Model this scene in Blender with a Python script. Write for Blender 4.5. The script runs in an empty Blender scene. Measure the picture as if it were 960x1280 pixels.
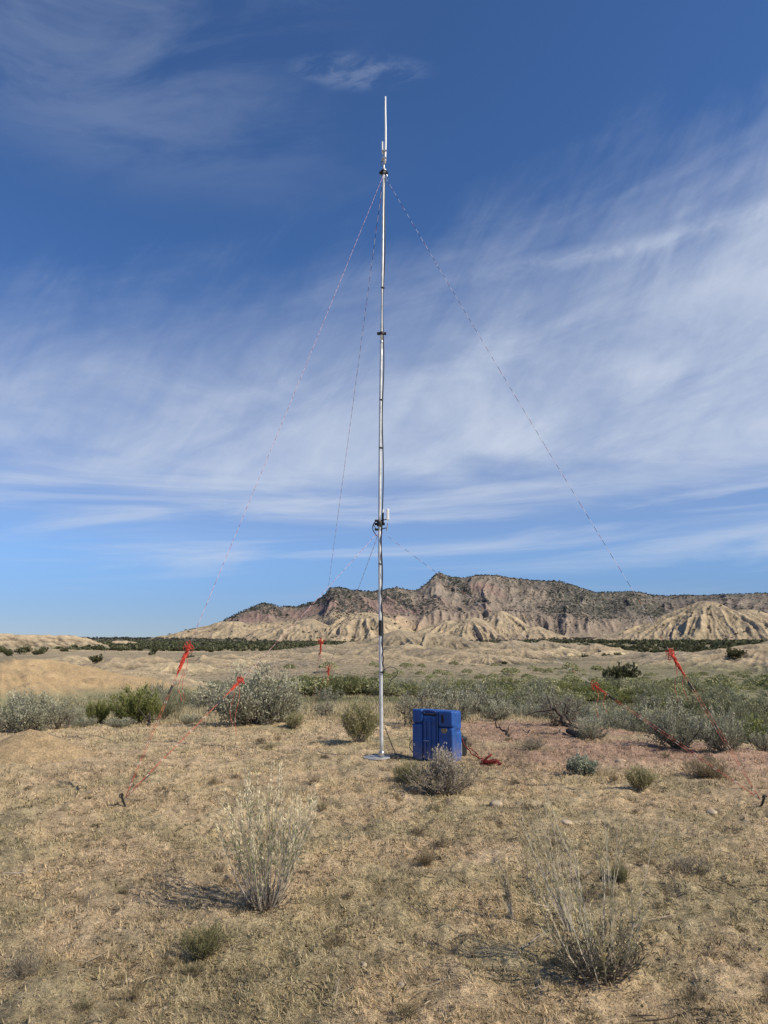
import bpy, bmesh, math, random
import numpy as np
from mathutils import Vector, Matrix

random.seed(7)
RNG = np.random.default_rng(11)
scene = bpy.context.scene
COL = scene.collection

# ------------------------------------------------------------------ camera model
CAM_Z = 1.6
FPX = 880.0
PITCH = math.atan(163 / FPX)
CP, SP = math.cos(PITCH), math.sin(PITCH)


def ray(px, py):
    xc = (px - 480) / FPX
    yc = -(py - 640) / FPX
    return np.array([xc, CP - yc * SP, SP + yc * CP])


def azel(px, py):
    r = ray(px, py)
    h = math.hypot(r[0], r[1])
    return math.atan2(r[0], r[1]), r[2] / h


def at_depth(px, py, Y):
    r = ray(px, py)
    t = Y / r[1]
    return np.array([r[0] * t, Y, CAM_Z + r[2] * t])


# ------------------------------------------------------------------ noise (numpy)
def _hash(ix, iy, seed):
    h = (ix.astype(np.int64) * 374761393 + iy.astype(np.int64) * 668265263 + seed * 1442695041) & 0x7FFFFFFF
    h = ((h ^ (h >> 13)) * 1274126177) & 0x7FFFFFFF
    h = (h ^ (h >> 16)) & 0x7FFFFFFF
    return h / float(0x7FFFFFFF)


def vnoise(x, y, seed=0):
    x = np.asarray(x, float); y = np.asarray(y, float)
    ix = np.floor(x); iy = np.floor(y)
    fx = x - ix; fy = y - iy
    fx = fx * fx * fx * (fx * (fx * 6 - 15) + 10); fy = fy * fy * fy * (fy * (fy * 6 - 15) + 10)
    a = _hash(ix, iy, seed); b = _hash(ix + 1, iy, seed)
    c = _hash(ix, iy + 1, seed); d = _hash(ix + 1, iy + 1, seed)
    return (a + (b - a) * fx) * (1 - fy) + (c + (d - c) * fx) * fy


def fbm(x, y, oct=4, seed=0, gain=0.5, lac=2.03):
    x = np.asarray(x, float); y = np.asarray(y, float)
    s = 0.0; a = 1.0; n = 0.0
    for i in range(oct):
        s = s + a * vnoise(x + i * 17.3, y - i * 9.7, seed + i * 13)
        n += a; a *= gain
        x = x * lac; y = y * lac
    return s / n


def ridged(x, y, oct=3, seed=0):
    s = 0.0; a = 1.0; n = 0.0
    for i in range(oct):
        s = s + a * (1 - np.abs(2 * vnoise(x + i * 5.1, y + i * 7.7, seed + i * 11) - 1))
        n += a; a *= 0.5
        x = x * 2.1; y = y * 2.1
    return s / n


def sstep(a, b, x):
    t = np.clip((np.asarray(x, float) - a) / (b - a), 0, 1)
    return t * t * (3 - 2 * t)


def mixc(a, b, t):
    a = np.asarray(a, float); b = np.asarray(b, float)
    t = np.asarray(t)[..., None]
    return a * (1 - t) + b * t


# ------------------------------------------------------------------ object helpers
def link(o, parent=None):
    COL.objects.link(o)
    if parent is not None:
        o.parent = parent
    return o


def tag(o, label=None, cat=None, group=None, kind=None):
    if label: o['label'] = label
    if cat: o['category'] = cat
    if group: o['group'] = group
    if kind: o['kind'] = kind
    return o


def thing(name, loc=(0, 0, 0), rz=0.0, label=None, cat=None, group=None):
    o = bpy.data.objects.new(name, None)
    o.empty_display_size = 0.1
    link(o)
    o.location = loc
    o.rotation_euler = (0, 0, rz)
    return tag(o, label, cat, group)


def mesh_np(name, verts, faces, mats, cols=None, smooth=False, mat_idx=None, attrs=None):
    """faces: (N,k) int array or list of arrays of different k."""
    me = bpy.data.meshes.new(name)
    verts = np.asarray(verts, np.float32)
    if not isinstance(faces, list):
        faces = [np.asarray(faces)]
    faces = [np.asarray(f, np.int32) for f in faces if len(f)]
    loops = np.concatenate([f.ravel() for f in faces])
    sizes = np.concatenate([np.full(len(f), f.shape[1], np.int32) for f in faces])
    starts = np.concatenate([[0], np.cumsum(sizes)[:-1]]).astype(np.int32)
    me.vertices.add(len(verts)); me.vertices.foreach_set('co', verts.ravel())
    me.loops.add(len(loops)); me.loops.foreach_set('vertex_index', loops)
    me.polygons.add(len(sizes))
    me.polygons.foreach_set('loop_start', starts)
    me.polygons.foreach_set('use_smooth', np.full(len(sizes), bool(smooth)))
    for m in (mats if isinstance(mats, (list, tuple)) else [mats]):
        me.materials.append(m)
    if mat_idx is not None:
        me.polygons.foreach_set('material_index', np.asarray(mat_idx, np.int32))
    if cols is not None:
        ca = me.color_attributes.new('Col', 'FLOAT_COLOR', 'POINT')
        c4 = np.ones((len(verts), 4), np.float32); c4[:, :3] = cols
        ca.data.foreach_set('color', c4.ravel())
    for k, v in (attrs or {}).items():
        at = me.attributes.new(k, 'FLOAT', 'POINT')
        at.data.foreach_set('value', np.asarray(v, np.float32))
    me.update(calc_edges=True)
    me.validate()
    return me


def obj_np(name, *a, parent=None, **k):
    return link(bpy.data.objects.new(name, mesh_np(name, *a, **k)), parent)


def tube_arrays(pts, radii, sides=6, cap=True):
    """polyline tube -> verts, quads, caps, along"""
    P = np.asarray(pts, float); n = len(P)
    R = np.broadcast_to(np.asarray(radii, float), (n,))
    T = np.gradient(P, axis=0)
    T /= np.maximum(np.linalg.norm(T, axis=1, keepdims=True), 1e-9)
    up = np.array([0.0, 0, 1]) if abs(T[0, 2]) < 0.9 else np.array([1.0, 0, 0])
    N = np.zeros_like(P)
    nrm = np.cross(T[0], up); nrm /= np.linalg.norm(nrm)
    for i in range(n):
        nrm = nrm - T[i] * np.dot(nrm, T[i])
        l = np.linalg.norm(nrm)
        if l < 1e-6:
            nrm = np.cross(T[i], [0.3, 0.5, 0.8]); l = np.linalg.norm(nrm)
        nrm = nrm / l
        N[i] = nrm
    B = np.cross(T, N)
    ang = np.arange(sides) * 2 * math.pi / sides
    V = P[:, None, :] + R[:, None, None] * (np.cos(ang)[None, :, None] * N[:, None, :] + np.sin(ang)[None, :, None] * B[:, None, :])
    i = np.arange(n - 1)[:, None] * sides
    j = np.arange(sides)[None, :]
    j2 = (j + 1) % sides
    Q = np.stack([i + j, i + j2, i + sides + j2, i + sides + j], -1).reshape(-1, 4)
    caps = np.array([list(range(sides))[::-1], list(range((n - 1) * sides, n * sides))]) if cap else None
    d = np.concatenate([[0], np.cumsum(np.linalg.norm(np.diff(P, axis=0), axis=1))])
    return V.reshape(-1, 3), Q, caps, np.repeat(d, sides)


class Builder:
    def __init__(s):
        s.v = []; s.f = {}; s.n = 0; s.al = []; s.c = []

    def add(s, V, F, along=None, col=None):
        V = np.asarray(V, float)
        for f in (F if isinstance(F, list) else [F]):
            if f is None or len(f) == 0: continue
            f = np.asarray(f)
            s.f.setdefault(f.shape[1], []).append(f + s.n)
        s.v.append(V); s.n += len(V)
        s.al.append(np.zeros(len(V)) if along is None else along)
        s.c.append(np.broadcast_to(np.array([1, 1, 1.0]) if col is None else np.asarray(col, float), (len(V), 3)))
        return s

    def tube(s, pts, r, sides=6, cap=True, col=None):
        V, Q, C, a = tube_arrays(pts, r, sides, cap)
        return s.add(V, [Q, C], a, col)

    def bm(s, bm, M=None):
        bm.verts.ensure_lookup_table()
        V = np.array([(M @ v.co if M else v.co)[:] for v in bm.verts])
        F = {}
        for f in bm.faces:
            F.setdefault(len(f.verts), []).append([v.index for v in f.verts])
        for k in F:
            s.f.setdefault(k, []).append(np.array(F[k]) + s.n)
        s.v.append(V); s.n += len(V); s.al.append(np.zeros(len(V))); s.c.append(np.ones((len(V), 3)))
        bm.free()
        return s

    def box(s, lo, hi, bevel=0.0, seg=2, M=None):
        bm = bmesh.new()
        bmesh.ops.create_cube(bm, size=1)
        lo = Vector(lo); hi = Vector(hi)
        for v in bm.verts:
            v.co = Vector([(lo[i] + hi[i]) / 2 + v.co[i] * (hi[i] - lo[i]) for i in range(3)])
        if bevel > 0:
            bmesh.ops.bevel(bm, geom=list(bm.edges), offset=bevel, segments=seg, affect='EDGES', profile=0.6)
        bm.verts.index_update()
        return s.bm(bm, M)

    def lathe(s, prof, sides=20, center=(0, 0, 0)):
        """prof: list of (r,z)"""
        prof = np.asarray(prof, float)
        ang = np.arange(sides) * 2 * math.pi / sides
        V = np.stack([prof[:, 0][:, None] * np.cos(ang), prof[:, 0][:, None] * np.sin(ang), np.repeat(prof[:, 1][:, None], sides, 1)], -1)
        V = V.reshape(-1, 3) + np.asarray(center)
        n = len(prof)
        i = np.arange(n - 1)[:, None] * sides; j = np.arange(sides)[None, :]; j2 = (j + 1) % sides
        Q = np.stack([i + j, i + j2, i + sides + j2, i + sides + j], -1).reshape(-1, 4)
        caps = np.array([list(range(sides))[::-1], list(range((n - 1) * sides, n * sides))])
        return s.add(V, [Q, caps])

    def mesh(s, name, mats, smooth=False, col=False, along=False):
        V = np.concatenate(s.v)
        F = [np.concatenate(x) for x in s.f.values()]
        return mesh_np(name, V, F, mats, smooth=smooth, cols=np.concatenate(s.c) if col else None,
                       attrs={'along': np.concatenate(s.al)} if along else None)

    def obj(s, name, mats, parent=None, **k):
        return link(bpy.data.objects.new(name, s.mesh(name, mats, **k)), parent)


# ------------------------------------------------------------------ materials
class NT:
    def __init__(s, tree):
        s.t = tree

    def n(s, typ, **k):
        nd = s.t.nodes.new(typ)
        for a, b in k.items(): setattr(nd, a, b)
        return nd

    def l(s, a, b):
        s.t.links.new(a, b)

    def setin(s, sock, v):
        if hasattr(v, 'links') or isinstance(v, bpy.types.NodeSocket): s.l(v, sock)
        else: sock.default_value = v

    def math(s, op, a, b=0.0, c=0.0, clamp=False):
        nd = s.n('ShaderNodeMath', operation=op, use_clamp=clamp)
        s.setin(nd.inputs[0], a); s.setin(nd.inputs[1], b); s.setin(nd.inputs[2], c)
        return nd.outputs[0]

    def smooth(s, v, a, b, lo=0.0, hi=1.0):
        nd = s.n('ShaderNodeMapRange', interpolation_type='SMOOTHSTEP')
        s.setin(nd.inputs[0], v); nd.inputs[1].default_value = a; nd.inputs[2].default_value = b
        nd.inputs[3].default_value = lo; nd.inputs[4].default_value = hi
        return nd.outputs[0]

    def mix(s, f, a, b, blend='MIX'):
        nd = s.n('ShaderNodeMix', data_type='RGBA', blend_type=blend)
        s.setin(nd.inputs[0], f)
        for sock, v in ((nd.inputs[6], a), (nd.inputs[7], b)):
            if isinstance(v, (tuple, list)): sock.default_value = (v[0], v[1], v[2], 1)
            else: s.l(v, sock)
        return nd.outputs[2]

    def noise(s, vec, scale, detail=4, rough=0.5, dist=0.0):
        nd = s.n('ShaderNodeTexNoise')
        if vec is not None: s.l(vec, nd.inputs['Vector'])
        nd.inputs['Scale'].default_value = scale
        nd.inputs['Detail'].default_value = detail
        nd.inputs['Roughness'].default_value = rough
        nd.inputs['Distortion'].default_value = dist
        return nd.outputs[0]


def new_mat(name):
    m = bpy.data.materials.new(name)
    m.use_nodes = True
    t = m.node_tree
    for nd in list(t.nodes): t.nodes.remove(nd)
    g = NT(t)
    out = g.n('ShaderNodeOutputMaterial')
    b = g.n('ShaderNodeBsdfPrincipled')
    g.l(b.outputs[0], out.inputs[0])
    return m, g, b, out


def mat_plain(name, col, rough=0.6, metal=0.0, var=0.2, scale=30, bump=0.0, spec=0.5, dust=0.0, low=0.0):
    m, g, b, out = new_mat(name)
    tc = g.n('ShaderNodeTexCoord')
    nz = g.noise(tc.outputs['Object'], scale, 5, 0.6)
    f = g.smooth(nz, 0.3, 0.7)
    dk = tuple(c * (1 - var) for c in col); lt = tuple(min(1, c * (1 + var)) for c in col)
    c = g.mix(f, dk, lt)
    if dust > 0:
        n2 = g.noise(tc.outputs['Object'], scale * 0.3, 6, 0.7)
        d = g.smooth(n2, 0.48, 0.72, 0, dust)
        c = g.mix(d, c, (0.36, 0.29, 0.2))
    if low > 0:   # dust caught near the ground, and pale scuffs
        sp = g.n('ShaderNodeSeparateXYZ'); g.l(tc.outputs['Object'], sp.inputs[0])
        k = g.math('MULTIPLY', g.smooth(sp.outputs[2], 0.28, 0.0, 0, low), g.smooth(g.noise(tc.outputs['Object'], 14, 6, 0.7), 0.3, 0.65))
        c = g.mix(k, c, (0.36, 0.28, 0.19))
        mp_ = g.n('ShaderNodeMapping'); mp_.inputs['Scale'].default_value = (6, 6, 60); mp_.inputs['Rotation'].default_value = (0.2, 0.5, 0.3)
        g.l(tc.outputs['Object'], mp_.inputs['Vector'])
        c = g.mix(g.smooth(g.noise(mp_.outputs[0], 1.6, 5, 0.75), 0.66, 0.74, 0, 0.45), c, (0.30, 0.34, 0.42))
    g.l(c, b.inputs['Base Color'])
    b.inputs['Metallic'].default_value = metal
    g.l(g.smooth(nz, 0.2, 0.8, max(0.05, rough - 0.1), min(1, rough + 0.12)), b.inputs['Roughness'])
    b.inputs['Specular IOR Level'].default_value = spec
    if bump > 0:
        bp = g.n('ShaderNodeBump'); bp.inputs['Strength'].default_value = bump; bp.inputs['Distance'].default_value = 0.01
        g.l(nz, bp.inputs['Height']); g.l(bp.outputs[0], b.inputs['Normal'])
    return m


def mat_leaf(name, trans=0.3, rough=0.7):
    m = bpy.data.materials.new(name); m.use_nodes = True
    t = m.node_tree
    for nd in list(t.nodes): t.nodes.remove(nd)
    g = NT(t)
    out = g.n('ShaderNodeOutputMaterial')
    at = g.n('ShaderNodeAttribute', attribute_name='Col')
    d = g.n('ShaderNodeBsdfDiffuse'); tr = g.n('ShaderNodeBsdfTranslucent')
    g.l(at.outputs['Color'], d.inputs['Color']); g.l(at.outputs['Color'], tr.inputs['Color'])
    mx = g.n('ShaderNodeMixShader'); mx.inputs[0].default_value = trans
    g.l(d.outputs[0], mx.inputs[1]); g.l(tr.outputs[0], mx.inputs[2])
    g.l(mx.outputs[0], out.inputs[0])
    return m


def mat_attr_ground(name, layers, bump=0.5, bump_scale=40, bump_dist=0.02, spk=None):
    """vertex colour x fine noise layers [(scale, amount)], optional dark speckles (shrub dots)"""
    m, g, b, out = new_mat(name)
    at = g.n('ShaderNodeAttribute', attribute_name='Col')
    geo = g.n('ShaderNodeNewGeometry')
    c = at.outputs['Color']
    for (sc, amt, warm) in layers:
        nz = g.noise(geo.outputs['Position'], sc, 4, 0.65)
        f = g.smooth(nz, 0.32, 0.68)
        c = g.mix(1.0, c, g.mix(f, (1 - amt, 1 - amt * 0.97, 1 - amt * 0.9), (1 + amt * 0.8, 1 + amt * (0.8 - warm), 1 + amt * (0.8 - 2 * warm))), 'MULTIPLY')
    if spk:
        for (sc, th, attr, colr) in spk:
            vo = g.n('ShaderNodeTexVoronoi', feature='F1')
            vo.inputs['Scale'].default_value = sc
            vo.inputs['Randomness'].default_value = 1.0
            g.l(geo.outputs['Position'], vo.inputs['Vector'])
            a2 = g.n('ShaderNodeAttribute', attribute_name=attr)
            # threshold grows with attr
            thr = g.math('MULTIPLY', a2.outputs['Fac'], th)
            lt = g.math('LESS_THAN', vo.outputs['Distance'], thr)
            c = g.mix(lt, c, colr)
    g.l(c, b.inputs['Base Color'])
    b.inputs['Roughness'].default_value = 0.95
    b.inputs['Specular IOR Level'].default_value = 0.1
    h = g.noise(geo.outputs['Position'], bump_scale, 6, 0.7)
    bp = g.n('ShaderNodeBump'); bp.inputs['Strength'].default_value = bump; bp.inputs['Distance'].default_value = bump_dist
    g.l(h, bp.inputs['Height']); g.l(bp.outputs[0], b.inputs['Normal'])
    return m


# ------------------------------------------------------------------ terrain height
GR = [0, 12, 16, 25, 40, 55, 100, 250, 500, 800, 1100, 1500, 9000]
GZ = [0, 0, -0.12, -0.7, -1.7, -2.5, -4.0, -5.2, -3.4, -1.5, 0.2, 4.0, 10.0]
BADL = (0.385, 0.30, 0.19)
ORNG = (0.47, 0.34, 0.185)
GREY = (0.285, 0.235, 0.165)
CREAM = (0.50, 0.395, 0.24)
# hills: px, row of the top, distance, half width across (m), half depth (m), colour, gullies, flat top
HILLS = [
    (45, 833, 62, 8.5, 9, ORNG, 0.22, .25), (0, 838, 56, 7, 8, ORNG, 0.2, .2), (112, 846, 66, 4.5, 6, ORNG, 0.2, .15), (85, 843, 60, 5, 6, ORNG, .2, .1),
    (190, 845, 78, 5.0, 7, BADL, 0.3, 0), (222, 842, 84, 4, 6, CREAM, 0.35, 0), (160, 850, 74, 4, 6, BADL, .3, 0),
    (182, 822, 170, 11, 14, BADL, 0.25, .1), (150, 826, 150, 9, 12, BADL, .25, .1), (80, 823, 190, 10, 10, CREAM, .2, .2), (250, 824, 160, 11, 14, BADL, .3, 0), (275, 819, 210, 14, 16, BADL, .3, 0),
    (325, 822, 230, 14, 15, BADL, .3, 0), (365, 826, 180, 10, 14, GREY, .3, 0), (395, 818, 260, 14, 20, BADL, .35, 0), (442, 822, 200, 12, 16, BADL, .3, 0), (430, 808, 330, 20, 24, GREY, .4, .1),
    (470, 806, 310, 20, 26, GREY, .45, 0), (500, 797, 360, 26, 40, GREY, .5, .1), (535, 794, 380, 26, 44, GREY, .5, .1), (565, 799, 370, 20, 36, GREY, .5, 0),
    (575, 815, 250, 14, 18, BADL, .35, 0), (545, 812, 270, 14, 20, GREY, .4, 0), (600, 806, 330, 17, 24, BADL, .4, 0), (640, 803, 370, 20, 26, GREY, .45, 0), (680, 802, 390, 22, 26, GREY, .45, 0),
    (700, 808, 340, 13, 22, CREAM, .4, 0), (745, 805, 350, 13, 20, BADL, .4, 0), (762, 812, 320, 10, 14, CREAM, .4, 0),
    (480, 818, 215, 12, 14, BADL, .4, 0), (515, 812, 285, 15, 20, CREAM, .45, 0), (610, 817, 240, 12, 14, BADL, .4, 0), (655, 813, 290, 13, 16, BADL, .45, 0), (410, 812, 300, 15, 18, GREY, .45, 0),
    (350, 816, 280, 14, 16, BADL, .4, 0), (300, 825, 190, 10, 12, CREAM, .35, 0), (215, 829, 140, 8, 9, CREAM, .35, 0), (130, 832, 120, 8, 9, BADL, .3, .1), (560, 826, 200, 9, 11, BADL, .35, 0), (460, 828, 180, 9, 10, BADL, .35, 0),
    (955, 806, 210, 22, 26, BADL, .25, .2), (920, 820, 230, 16, 22, BADL, .25, .1), (850, 814, 290, 18, 24, GREY, .3, .1), (1010, 800, 240, 30, 30, BADL, .25, .2),
    (-20, 793, 560, 40, 50, BADL, .18, .5), (30, 794, 570, 36, 46, BADL, .2, .5), (72, 795, 580, 26, 40, BADL, .2, .5), (98, 797, 585, 15, 30, BADL, .25, .4),
    (150, 801, 700, 20, 26, BADL, .2, .3), (60, 812, 420, 34, 26, BADL, .2, .2),
]


def base_h(x, y):
    r = np.hypot(x, y)
    z = np.interp(r, GR, GZ)
    # right side of the knoll drops a little sooner
    z = z - 0.9 * sstep(3, 9, x) * sstep(11.5, 22, r) * (1 - sstep(60, 120, r))
    z = z + (fbm(x * 0.35, y * 0.35, 3, 5) - 0.5) * 0.12 * sstep(1, 6, r)
    z = z + (fbm(x * 0.04, y * 0.04, 3, 9) - 0.5) * 1.6 * sstep(18, 70, r)
    z = z + 2.6 * sstep(0.13, 0.25, np.arctan2(x, y)) * sstep(320, 560, r) * (1 - sstep(900, 1150, r))
    far = r > 88
    if far.any():
        xf, yf, rf = x[far], y[far], r[far]
        a = (0.28 * sstep(95, 140, rf) + 0.55 * sstep(240, 330, rf)) * (1 - sstep(400, 470, rf)) * (1 - 0.75 * sstep(0.12, 0.24, np.arctan2(xf, yf))) * (1 - 0.6 * sstep(-0.14, -0.3, np.arctan2(xf, yf)))
        wx = (fbm(xf / 40, yf / 40, 2, 16) - .5) * 30
        rn = ridged((xf + wx) / 70, (yf - wx) / 80, 2, 17) ** 2
        z[far] += a * (5.2 * rn - 1.2 + 1.5 * rn * (ridged((xf + wx) / 13, yf / 17, 3, 18) - 0.5))
    return z


HILL_P = []


def hills_prep():
    for (px, py, r, w, d, c, gl, ft) in HILLS:
        az, el = azel(px, py)
        cx, cy = math.sin(az) * r, math.cos(az) * r
        top = CAM_Z + el * r
        b = float(np.interp(r, GR, GZ))
        HILL_P.append((cx, cy, max(0.8, top - b), w, d, az, c, gl, ft))


hills_prep()


def hills_h(x, y):
    """additive hill height, colour index weight"""
    best = np.zeros_like(x); ci = np.full(x.shape, -1)
    for k, (cx, cy, h, w, d, az, c, gl, ft) in enumerate(HILL_P):
        R = 2.2 * max(w, d)
        m = (np.abs(x - cx) < R) & (np.abs(y - cy) < R)
        if not m.any(): continue
        dx = x[m] - cx; dy = y[m] - cy
        u = dx * math.cos(az) - dy * math.sin(az); v = dx * math.sin(az) + dy * math.cos(az)
        un, vn = u / (w * 1.7), v / (d * 1.7)
        dist = np.hypot(un, vn)
        ang = np.arctan2(vn, un)
        gn = ridged(np.cos(ang) * 3.1 + k * 9.3, np.sin(ang) * 3.1 + dist * 0.7, 3, 31 + k) - 0.6
        g2 = fbm(x[m] * (6 / w), y[m] * (6 / w), 3, 71 + k) - 0.5
        gn3 = ridged(np.cos(ang) * 10.5 + k * 3.3, np.sin(ang) * 10.5 + dist * 1.1, 2, 57 + k) - 0.6
        dd = dist * (1 - gl * (1.5 * gn + 1.15 * gn3) * sstep(0.05, 0.45, dist)) + g2 * 0.14
        t = np.clip((dd - ft * 0.5) / (1 - ft * 0.5), 0, 1)
        prof = 1 - (1 - (1 - t) ** 1.25)
        prof = (1 - t) ** 1.15 * (1 - 0.25 * t)
        hh = h * prof
        bb = best[m]; cc = ci[m]
        up = hh > bb
        # smooth union
        bb2 = np.where(up, hh, bb)
        cc = np.where(up & (hh > 0.02 * h), k, cc)
        best[m] = bb2; ci[m] = cc
    m = best > 0.05
    if m.any():
        xm, ym = x[m], y[m]; rm = np.hypot(xm, ym)
        w = sstep(0.1, 0.9, best[m]) * 1.15
        wx = (fbm(xm / 9, ym / 9, 2, 201) - .5) * 8
        f1 = ridged((xm + wx) / 2.4, (ym - wx) / 3.2, 3, 202) - 0.55
        f2 = ridged((xm + wx) / 7.0, (ym - wx) / 9.0, 3, 203) - 0.55
        nr = 1 - sstep(85, 140, rm)
        best[m] = np.maximum(best[m] + w * (nr * f1 * 0.42 + (1 - nr) * f2 * 1.1), 0)
    return best, ci


def H(x, y):
    x = np.asarray(x, float); y = np.asarray(y, float)
    sh = x.shape
    x = np.atleast_1d(x); y = np.atleast_1d(y)
    z = base_h(x, y) + hills_h(x, y)[0]
    return z.reshape(sh)


def h1(x, y):
    return float(H(np.array([x]), np.array([y]))[0])


def ground_at(px, py, tmax=400):
    """point of the terrain under a pixel (used once to lay out the site)"""
    r = ray(px, py)
    t = np.concatenate([np.arange(2, 40, 0.02), np.arange(40, tmax, 0.2)])
    x = r[0] * t; y = r[1] * t; z = CAM_Z + r[2] * t
    hz = H(x, y)
    i = int(np.argmax(z <= hz))
    if i == 0: i = len(t) - 1
    return np.array([x[i], y[i], hz[i]])


# ------------------------------------------------------------------ ground colours
STRAW = np.array([0.61, 0.475, 0.275]); SOIL = np.array([0.56, 0.425, 0.255]); OLIVE = np.array([0.37, 0.315, 0.185]); PINK = np.array([0.40, 0.245, 0.185])
DARKV = np.array([0.20, 0.165, 0.105])


def pink_mask(x, y):
    n = fbm(x * 0.45, y * 0.45, 3, 77)
    m = sstep(0.4, 2.2, x) * sstep(8.6, 10.6, y) * (1 - sstep(14.5, 20, y))
    m2 = 0.5 * np.exp(-((x - 4.9) ** 2 + (y - 8.3) ** 2) / 1.2)
    m3 = 0.5 * np.exp(-((x + 2.3) ** 2 / 4 + (y - 9.5) ** 2 / 3))
    return np.clip((m * 0.95 + m2 + m3 * .4) * sstep(0.22, 0.46, n), 0, 1)


def ground_col(x, y):
    r = np.hypot(x, y)
    a = fbm(x * 0.5, y * 0.5, 4, 21); b = fbm(x * 1.7, y * 1.7, 3, 22); c = fbm(x * 6.0, y * 6.0, 3, 23)
    col = mixc(SOIL, STRAW, sstep(0.35, 0.65, b))
    col = mixc(col, OLIVE, 0.7 * sstep(0.48, 0.64, a * 0.6 + b * 0.4))
    col = mixc(col, np.array([0.60, 0.455, 0.29]), 0.5 * sstep(0.60, 0.70, fbm(x * 0.9 + 40, y * 0.9, 3, 25)))
    col = mixc(col, DARKV, 0.45 * sstep(0.55, 0.72, c))
    col = mixc(col, PINK, 0.75 * pink_mask(x, y))
    # valley: pale dry grass, then green-grey flats
    v = sstep(15, 22, r)
    pale = np.array([0.46, 0.385, 0.24]); grn = np.array([0.25, 0.24, 0.135])
    n = fbm(x * 0.07, y * 0.07, 4, 41)
    vc = mixc(pale, grn, sstep(0.42, 0.6, n + 0.12 * sstep(0, 15, x) + 0.12 * sstep(45, 70, y) * sstep(-30, 10, x)))
    col = mixc(col, vc, v)
    far = sstep(75, 130, r)
    fc = mixc(np.array([0.37, 0.295, 0.19]), np.array([0.27, 0.225, 0.145]), sstep(0.42, 0.62, fbm(x * 0.02, y * 0.02, 4, 43)))
    az = np.arctan2(x, y)
    grnr = sstep(0.12, 0.3, az) * (1 - sstep(160, 260, r))
    fc = mixc(fc, np.array([0.205, 0.195, 0.11]), 0.7 * grnr)
    col = mixc(col, fc, far)
    return col


# ------------------------------------------------------------------ polar terrain sheets
def polar_grid(az, rr):
    A, R = np.meshgrid(az, rr)
    X = np.sin(A) * R; Y = np.cos(A) * R
    na, nr = len(az), len(rr)
    i = np.arange(nr - 1)[:, None] * na; j = np.arange(na - 1)[None, :]
    Q = np.stack([i + j, i + na + j, i + na + j + 1, i + j + 1], -1).reshape(-1, 4)[:, ::-1]
    return A, R, X, Y, Q


def azimuths(n_front, half=0.80, n_back=70):
    f = np.linspace(-half, half, n_front)
    b = np.linspace(half, 2 * math.pi - half, n_back)[1:]
    return np.concatenate([f, b])


M_ground = mat_attr_ground('soil_and_litter', [(9, 0.2, 0.05), (45, 0.34, 0.08), (170, 0.4, 0.03)], bump=1.0, bump_scale=90, bump_dist=0.02)
M_badl = mat_attr_ground('badland_soil', [(0.25, 0.16, 0.05), (1.2, 0.2, 0.03), (6, .15, 0)], bump=0.7, bump_scale=0.8, bump_dist=0.7,
                         spk=[(0.85, 0.42, 'veg', (0.13, 0.125, 0.075)), (2.2, 0.45, 'veg', (0.15, 0.14, 0.09))])


def build_ground():
    rr = np.concatenate([[0.05], np.geomspace(0.5, 90, 520)])
    A, R, X, Y, Q = polar_grid(azimuths(800), rr)
    Z = H(X.ravel(), Y.ravel()).reshape(X.shape)
    near = 1 - sstep(14, 22, R)
    micro = (fbm(X * 5, Y * 5, 3, 51) - 0.5) * 0.06 + (fbm(X * 17, Y * 17, 3, 52) - 0.5) * 0.045
    tuss = np.maximum(0, fbm(X * 2.6, Y * 2.6, 3, 53) - 0.55) * 0.15
    Z = Z + near * (micro + tuss) * sstep(0.3, 2, R)
    C = ground_col(X, Y)
    hh, ci = hills_h(X.ravel(), Y.ravel())
    C = C.reshape(-1, 3)
    C = hill_tint(C, hh, ci, X.ravel(), Y.ravel())
    # hollows darker, crests paler
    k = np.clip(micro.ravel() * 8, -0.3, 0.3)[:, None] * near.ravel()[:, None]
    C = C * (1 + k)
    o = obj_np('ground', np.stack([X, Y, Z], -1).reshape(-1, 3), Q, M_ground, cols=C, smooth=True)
    tag(o, 'dry tan knoll of short dead grass in the foreground', kind='structure')


def convex(Z, n=5):
    k = np.ones(2 * n + 1) / (2 * n + 1)
    B = np.apply_along_axis(lambda v: np.convolve(np.pad(v, n, mode='edge'), k, 'valid'), 1, Z)
    B = np.apply_along_axis(lambda v: np.convolve(np.pad(v, n, mode='edge'), k, 'valid'), 0, B)
    return Z - B


def hill_tint(C, hh, ci, x, y):
    for k, hp in enumerate(HILL_P):
        m = ci == k
        if not m.any(): continue
        w = sstep(0.06, 0.4, hh[m] / hp[2])
        n = fbm(x[m] * (5 / hp[3]), y[m] * (5 / hp[3]), 4, 90 + k)
        c = np.array(hp[6])[None, :] * (0.8 + 0.42 * n)[:, None]
        c = mixc(c, np.array([0.27, 0.21, 0.145]), 0.55 * sstep(0.55, 0.75, fbm(x[m] * 0.12, y[m] * 0.3, 3, 95)))
        C[m] = mixc(C[m], c, w)
    return C


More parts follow.
